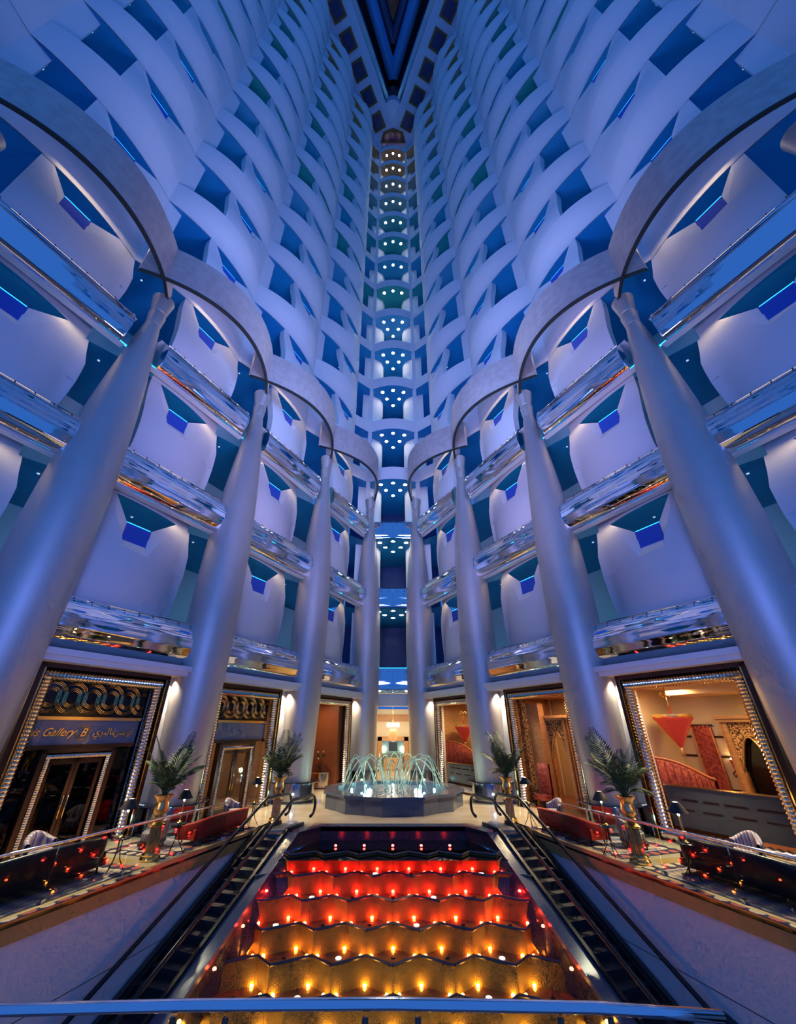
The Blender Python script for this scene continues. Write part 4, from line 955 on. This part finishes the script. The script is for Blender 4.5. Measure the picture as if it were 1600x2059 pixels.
# ---------------------------------------------------------------- lounge furniture
ANG = {-1: math.radians(72.3), 1: math.radians(-72.3)}
def sofa_parts(root, Ls, m, leg_m, hb=.74):
    n = 24; out = []; inn = []
    for k in range(n+1):
        x = -Ls/2+Ls*k/n; q = abs(2*x/Ls); y = -.42+.62*max(0,(q-.72)/.28)**2.2; zt = hb-.05*q*q-.12*max(0,(q-.8)/.2)
        out.append([(x,y+.03,.17),(x,y-.03,.4),(x,y-.06,zt-.05),(x,y-.02,zt),(x,y+.08,zt-.01),(x,y+.11,zt-.1),(x,y+.12,.17)])
    part('backrest', MB().grid(out, True), m, root, True)
    part('seat_base', MB().box(-Ls/2+.12,Ls/2-.12,-.33,.38,.16,.3), m, root)
    for k in range(3):
        w = (Ls-.3)/3; x0 = -Ls/2+.15+w*k
        part('seat_cushion', MB().add([(x0+.01+a*(w-.02),-.3+b*.7,.3+c_) for c_, e in ((0,0),(.12,.0),(.15,.03)) for a, b in ((0+e,0+e),(1-e,0+e),(1-e,1-e),(0+e,1-e))], [(0,1,5,4),(1,2,6,5),(2,3,7,6),(3,0,4,7),(4,5,9,8),(5,6,10,9),(6,7,11,10),(7,4,8,11),(8,9,10,11)]), m, root)
    for sx_ in (-1, 1):
        for sy_ in (-.28, .3): part('leg', MB().tube([(sx_*(Ls/2-.32),sy_,.17),(sx_*(Ls/2-.28),sy_,0)], [.03,.02], 8), leg_m, root, True)
red_v = mat('red_velvet', (.50,.028,.018), .55); navy_v = mat('midnight_leather', (.006,.010,.018), .3)
cherry = mat('cherry_leg', (.12,.03,.015), .3)
for sx in (-1, 1):
    s = empty('sofa', (X(sx,-6.55), 18.3, .012), ANG[sx]); sofa_parts(s, 3.2, red_v, cherry); tag(s, 'red velvet sofa with its back to the %s balustrade' % SIDE[sx], 'sofa', 'lounge sofas')
    s = empty('sofa', (X(sx,-8.78), 12.6, .012), ANG[sx]); sofa_parts(s, 3.7, navy_v, cherry, .86); tag(s, 'dark navy sofa nearest the camera behind the %s balustrade' % SIDE[sx], 'sofa', 'lounge sofas')
stripe = mat('striped_silk', (.5,.5,.5), .55); t_, b_ = nt(stripe); N = t_.nodes; Lk = t_.links
tc = N.new('ShaderNodeTexCoord'); sp = N.new('ShaderNodeSeparateXYZ'); Lk.new(tc.outputs['Object'], sp.inputs[0])
ad = N.new('ShaderNodeMath'); ad.operation = 'ADD'; Lk.new(sp.outputs[0], ad.inputs[0]); Lk.new(sp.outputs[1], ad.inputs[1])
mu = N.new('ShaderNodeMath'); mu.operation = 'MULTIPLY'; mu.inputs[1].default_value = 4.4; Lk.new(ad.outputs[0], mu.inputs[0])
fr_ = N.new('ShaderNodeMath'); fr_.operation = 'FRACT'; Lk.new(mu.outputs[0], fr_.inputs[0])
rp = N.new('ShaderNodeValToRGB'); rp.color_ramp.interpolation = 'CONSTANT'; E_ = rp.color_ramp.elements
for pos, c_ in ((0,(.10,.14,.34)),(.22,(.62,.48,.24)),(.36,(.10,.14,.34)),(.5,(.34,.12,.13)),(.62,(.30,.33,.48)),(.8,(.66,.56,.38)),(.9,(.10,.14,.34))):
    e_ = E_.new(pos) if pos not in (0,) else E_[0]; e_.color = (*c_, 1)
E_[len(E_)-1].position = 1.0
Lk.new(fr_.outputs[0], rp.inputs[0]); Lk.new(rp.outputs[0], b_.inputs['Base Color'])
def armchair(loc, rz, label):
    c = empty('armchair', loc, rz); n = 20; out = []
    for k in range(n+1):
        a = math.radians(180+180*k/n); r_ = .40; x, y = r_*math.cos(a), .05+r_*math.sin(a); zt = .62+.22*math.sin(math.pi*k/n)**2
        nx, ny = math.cos(a), math.sin(a)
        out.append([(x,y,.14),(x+nx*.04,y+ny*.04,zt-.04),(x+nx*.02,y+ny*.02,zt),(x-nx*.07,y-ny*.07,zt),(x-nx*.1,y-ny*.1,zt-.05),(x-nx*.09,y-ny*.09,.14)])
    part('back_shell', MB().grid(out, True), stripe, c, True)
    part('seat_cushion', MB().lathe([(.30,.16),(.33,.2),(.33,.4),(.27,.45),(0,.46)], 20, (0,.08,0), cap=False), stripe, c, 'auto')
    part('seat_frame', MB().box(-.36,.36,-.3,.38,.1,.17), cherry, c)
    for a in (-1, 1):
        for b in (-.24, .32): part('leg', MB().tube([(a*.3,b,.12),(a*.31,b,0)], [.03,.018], 6), cherry, c, True)
    tag(c, label, 'armchair', 'striped tub armchairs')
for sx in (-1, 1):
    o_a = ANG[sx]
    armchair((X(sx,-8.0),16.75,.012), o_a+.5*(1 if sx > 0 else -1)*-1, 'striped tub armchair just behind the near gold pedestal, %s lounge' % SIDE[sx])
    armchair((X(sx,-6.85),20.75,.0), o_a+math.pi, 'striped tub armchair facing the red sofa, %s lounge' % SIDE[sx])
    armchair((X(sx,-10.1),14.4,.012), o_a+math.pi, 'striped tub armchair facing the navy sofa, %s lounge' % SIDE[sx])
# side tables with candlestick lamps
TT = MB().lathe([(.22,.70),(.24,.71),(.24,.73),(.22,.74)], 24).mesh('table_top', 'auto')
TL = MB().tube([(.05,0,.7),(.04,0,.5),(.10,0,.25),(.26,0,.0)], .014, 6).mesh('leg', True); TRi = MB().tube([(.07*math.cos(a*.5236),.07*math.sin(a*.5236),.42) for a in range(12)], .008, 5, closed=True).mesh('ring', True)
LB = MB().lathe([(.10,0),(.11,.02),(.05,.05),(.025,.08)], 18).mesh('lamp_base', 'auto'); LS = MB().lathe([(.022,.05),(.03,.3),(.02,.55),(.024,.58)], 10).mesh('candle_stem', 'auto')
LBU = MB().lathe([(.0,.57),(.028,.6),(.03,.63),(0,.69)], 8, cap=False).mesh('bulb'); LSH = MB().lathe([(.26,.66),(.09,.9),(.085,.9),(.25,.66)], 24, cap=False).mesh('lamp_shade', 'auto')
LG = MB().lathe([(.07,.88),(.07,.89)], 12).mesh('glow_disc')
iron = mat('wrought_iron', (.03,.025,.02), .35, .6); shade_m = mat('black_shade', (.012,.012,.016), .6)
candle_m = mat('candle_gold', (.75,.45,.15), .3, .6); bulb_m = mat('bulb_warm', (1,.8,.5), .4, emit=(1,.7,.3), es=60)
LAMPP = {-1: [(-7.72,14.2),(-7.0,16.15),(-5.75,20.0)], 1: [(7.95,13.6),(6.8,15.75),(5.6,20.0)]}
WHERE = ['beside the navy sofa', 'at the near end of the red sofa', 'at the far end of the red sofa']
for sx in (-1, 1):
    for j, (x, y) in enumerate(LAMPP[sx]):
        t = empty('side_table', (x,y,.012)); link('table_top', TT, mat('table_glass_dark', (.05,.07,.08), .05), t); link('ring', TRi, iron, t)
        for k in range(3): link('leg', TL, iron, t, (0,0,0), 2.094*k+.4)
        tag(t, 'small iron side table %s, %s lounge' % (WHERE[j], SIDE[sx]), 'side table', 'iron side tables')
        l = empty('candlestick_lamp', (x,y,.752)); link('lamp_base', LB, gold, l); link('candle_stem', LS, candle_m, l); link('bulb', LBU, bulb_m, l); link('lamp_shade', LSH, shade_m, l); link('glow_disc', LG, lamp_warm, l)
        light('table_lamp_light', 'POINT', (x,y,.752+.61), 7, (1,.66,.3), size=.05)
        tag(l, 'black shaded candlestick lamp %s, %s lounge' % (WHERE[j], SIDE[sx]), 'lamp', 'black shaded candlestick lamps')
# rugs
def oval_mat(name, bgc, c1, c2, sc_, line=.0):
    m = mat(name, bgc, .9); t, b = nt(m); N = t.nodes; L_ = t.links
    tc = N.new('ShaderNodeTexCoord'); mp = N.new('ShaderNodeMapping'); mp.inputs['Scale'].default_value = (sc_[0], sc_[1], 1); L_.new(tc.outputs['Object'], mp.inputs[0])
    sp = N.new('ShaderNodeSeparateXYZ'); L_.new(mp.outputs[0], sp.inputs[0])
    def mth(op, a, b_=None):
        n = N.new('ShaderNodeMath'); n.operation = op
        for k, q in enumerate((a, b_)):
            if q is None: continue
            if isinstance(q, (int, float)): n.inputs[k].default_value = q
            else: L_.new(q, n.inputs[k])
        return n.outputs[0]
    fx = mth('SUBTRACT', mth('FRACT', sp.outputs[0]), .5); fy = mth('SUBTRACT', mth('FRACT', sp.outputs[1]), .5)
    d = mth('ADD', mth('POWER', mth('ABSOLUTE', mth('MULTIPLY', fx, 2.5)), 2), mth('POWER', mth('ABSOLUTE', mth('MULTIPLY', fy, 3.2)), 2))
    ins = mth('LESS_THAN', d, 1.0)
    par = mth('GREATER_THAN', mth('FRACT', mth('MULTIPLY', mth('FLOOR', sp.outputs[0]), .5)), .25)
    mc = N.new('ShaderNodeMix'); mc.data_type = 'RGBA'; mc.inputs['A'].default_value = (*c1,1); mc.inputs['B'].default_value = (*c2,1); L_.new(par, mc.inputs['Factor'])
    m2 = N.new('ShaderNodeMix'); m2.data_type = 'RGBA'; m2.inputs['A'].default_value = (*bgc,1); L_.new(mc.outputs['Result'], m2.inputs['B']); L_.new(ins, m2.inputs['Factor'])
    L_.new(m2.outputs['Result'], b.inputs['Base Color']); return m
border_m = oval_mat('rug_border', (.018,.025,.085), (.75,.58,.38), (.55,.13,.10), (2.6,2.6)); field_m = oval_mat('rug_field', (.42,.28,.26), (.72,.62,.46), (.10,.14,.32), (4.2,5.5)); line_m = mat('rug_line', (.7,.68,.62), .9)
def rug(cx, cyy, Lr, Wr, sx, label):
    r_ = empty('lounge_rug', (X(sx,cx), cyy, 0), ANG[sx]); a, b = Lr/2, Wr/2; w = .42
    m = MB()
    for (x0,x1,y0,y1) in ((-a,a,-b,-b+w),(-a,a,b-w,b),(-a,-a+w,-b+w,b-w),(a-w,a,-b+w,b-w)): m.box(x0,x1,y0,y1,.002,.012)
    part('border', m, border_m, r_); m = MB(); e = .05
    for (x0,x1,y0,y1) in ((-a+w,a-w,-b+w,-b+w+e),(-a+w,a-w,b-w-e,b-w),(-a+w,-a+w+e,-b+w+e,b-w-e),(a-w-e,a-w,-b+w+e,b-w-e)): m.box(x0,x1,y0,y1,.002,.012)
    part('white_line', m, line_m, r_); part('field', MB().box(-a+w+e,a-w-e,-b+w+e,b-w-e,.002,.0115), field_m, r_)
    tag(r_, label, 'rug', 'patterned lounge rugs')
for sx in (-1, 1):
    rug(-9.05, 12.1, 6.0, 2.9, sx, 'blue bordered patterned rug under the navy sofa, %s lounge' % SIDE[sx])
    rug(-7.45, 18.0, 4.6, 2.6, sx, 'blue bordered patterned rug under the red sofa, %s lounge' % SIDE[sx])
    t = tag(part('brass_inlay', MB().prism([(X(sx,-7.9),14.95),(X(sx,-10.6),15.8),(X(sx,-10.45),16.2),(X(sx,-7.75),15.35)], .001, .004), mat('gold_marble', (.62,.42,.16), .15)), 'gold marble strip in the floor between the two %s rugs' % SIDE[sx], 'floor inlay')

# unseen warm spots under the cornices, added to brighten the lounges
for sx in (-1, 1):
    for i in (0, 1, 2, 3):
        G, L = bay(i, sx)
        aim(light('cornice_fill', 'SPOT', G(L/2, .5, 5.35), 1900, (1,.76,.46), size=.2, spot=88), G(L/2, 2.6, 0))

# plain shop walls of the bays beside the camera
for sx in (-1, 1):
    for i in (-1, 0):
        G, L = bay(i, sx)
        part('lobby_wall_panel', MB(G).box(-1.4 if i else 1.3, L-1.5, -1.0, -.8, 0, 5.8), lobby_white, WALL[sx])
        part('lobby_window', MB(G).box(UA+.3, UB-.3, -.82, -.78, .1, 5.0), mat('dark_shop_glass', (.01,.012,.018), .05), WALL[sx])
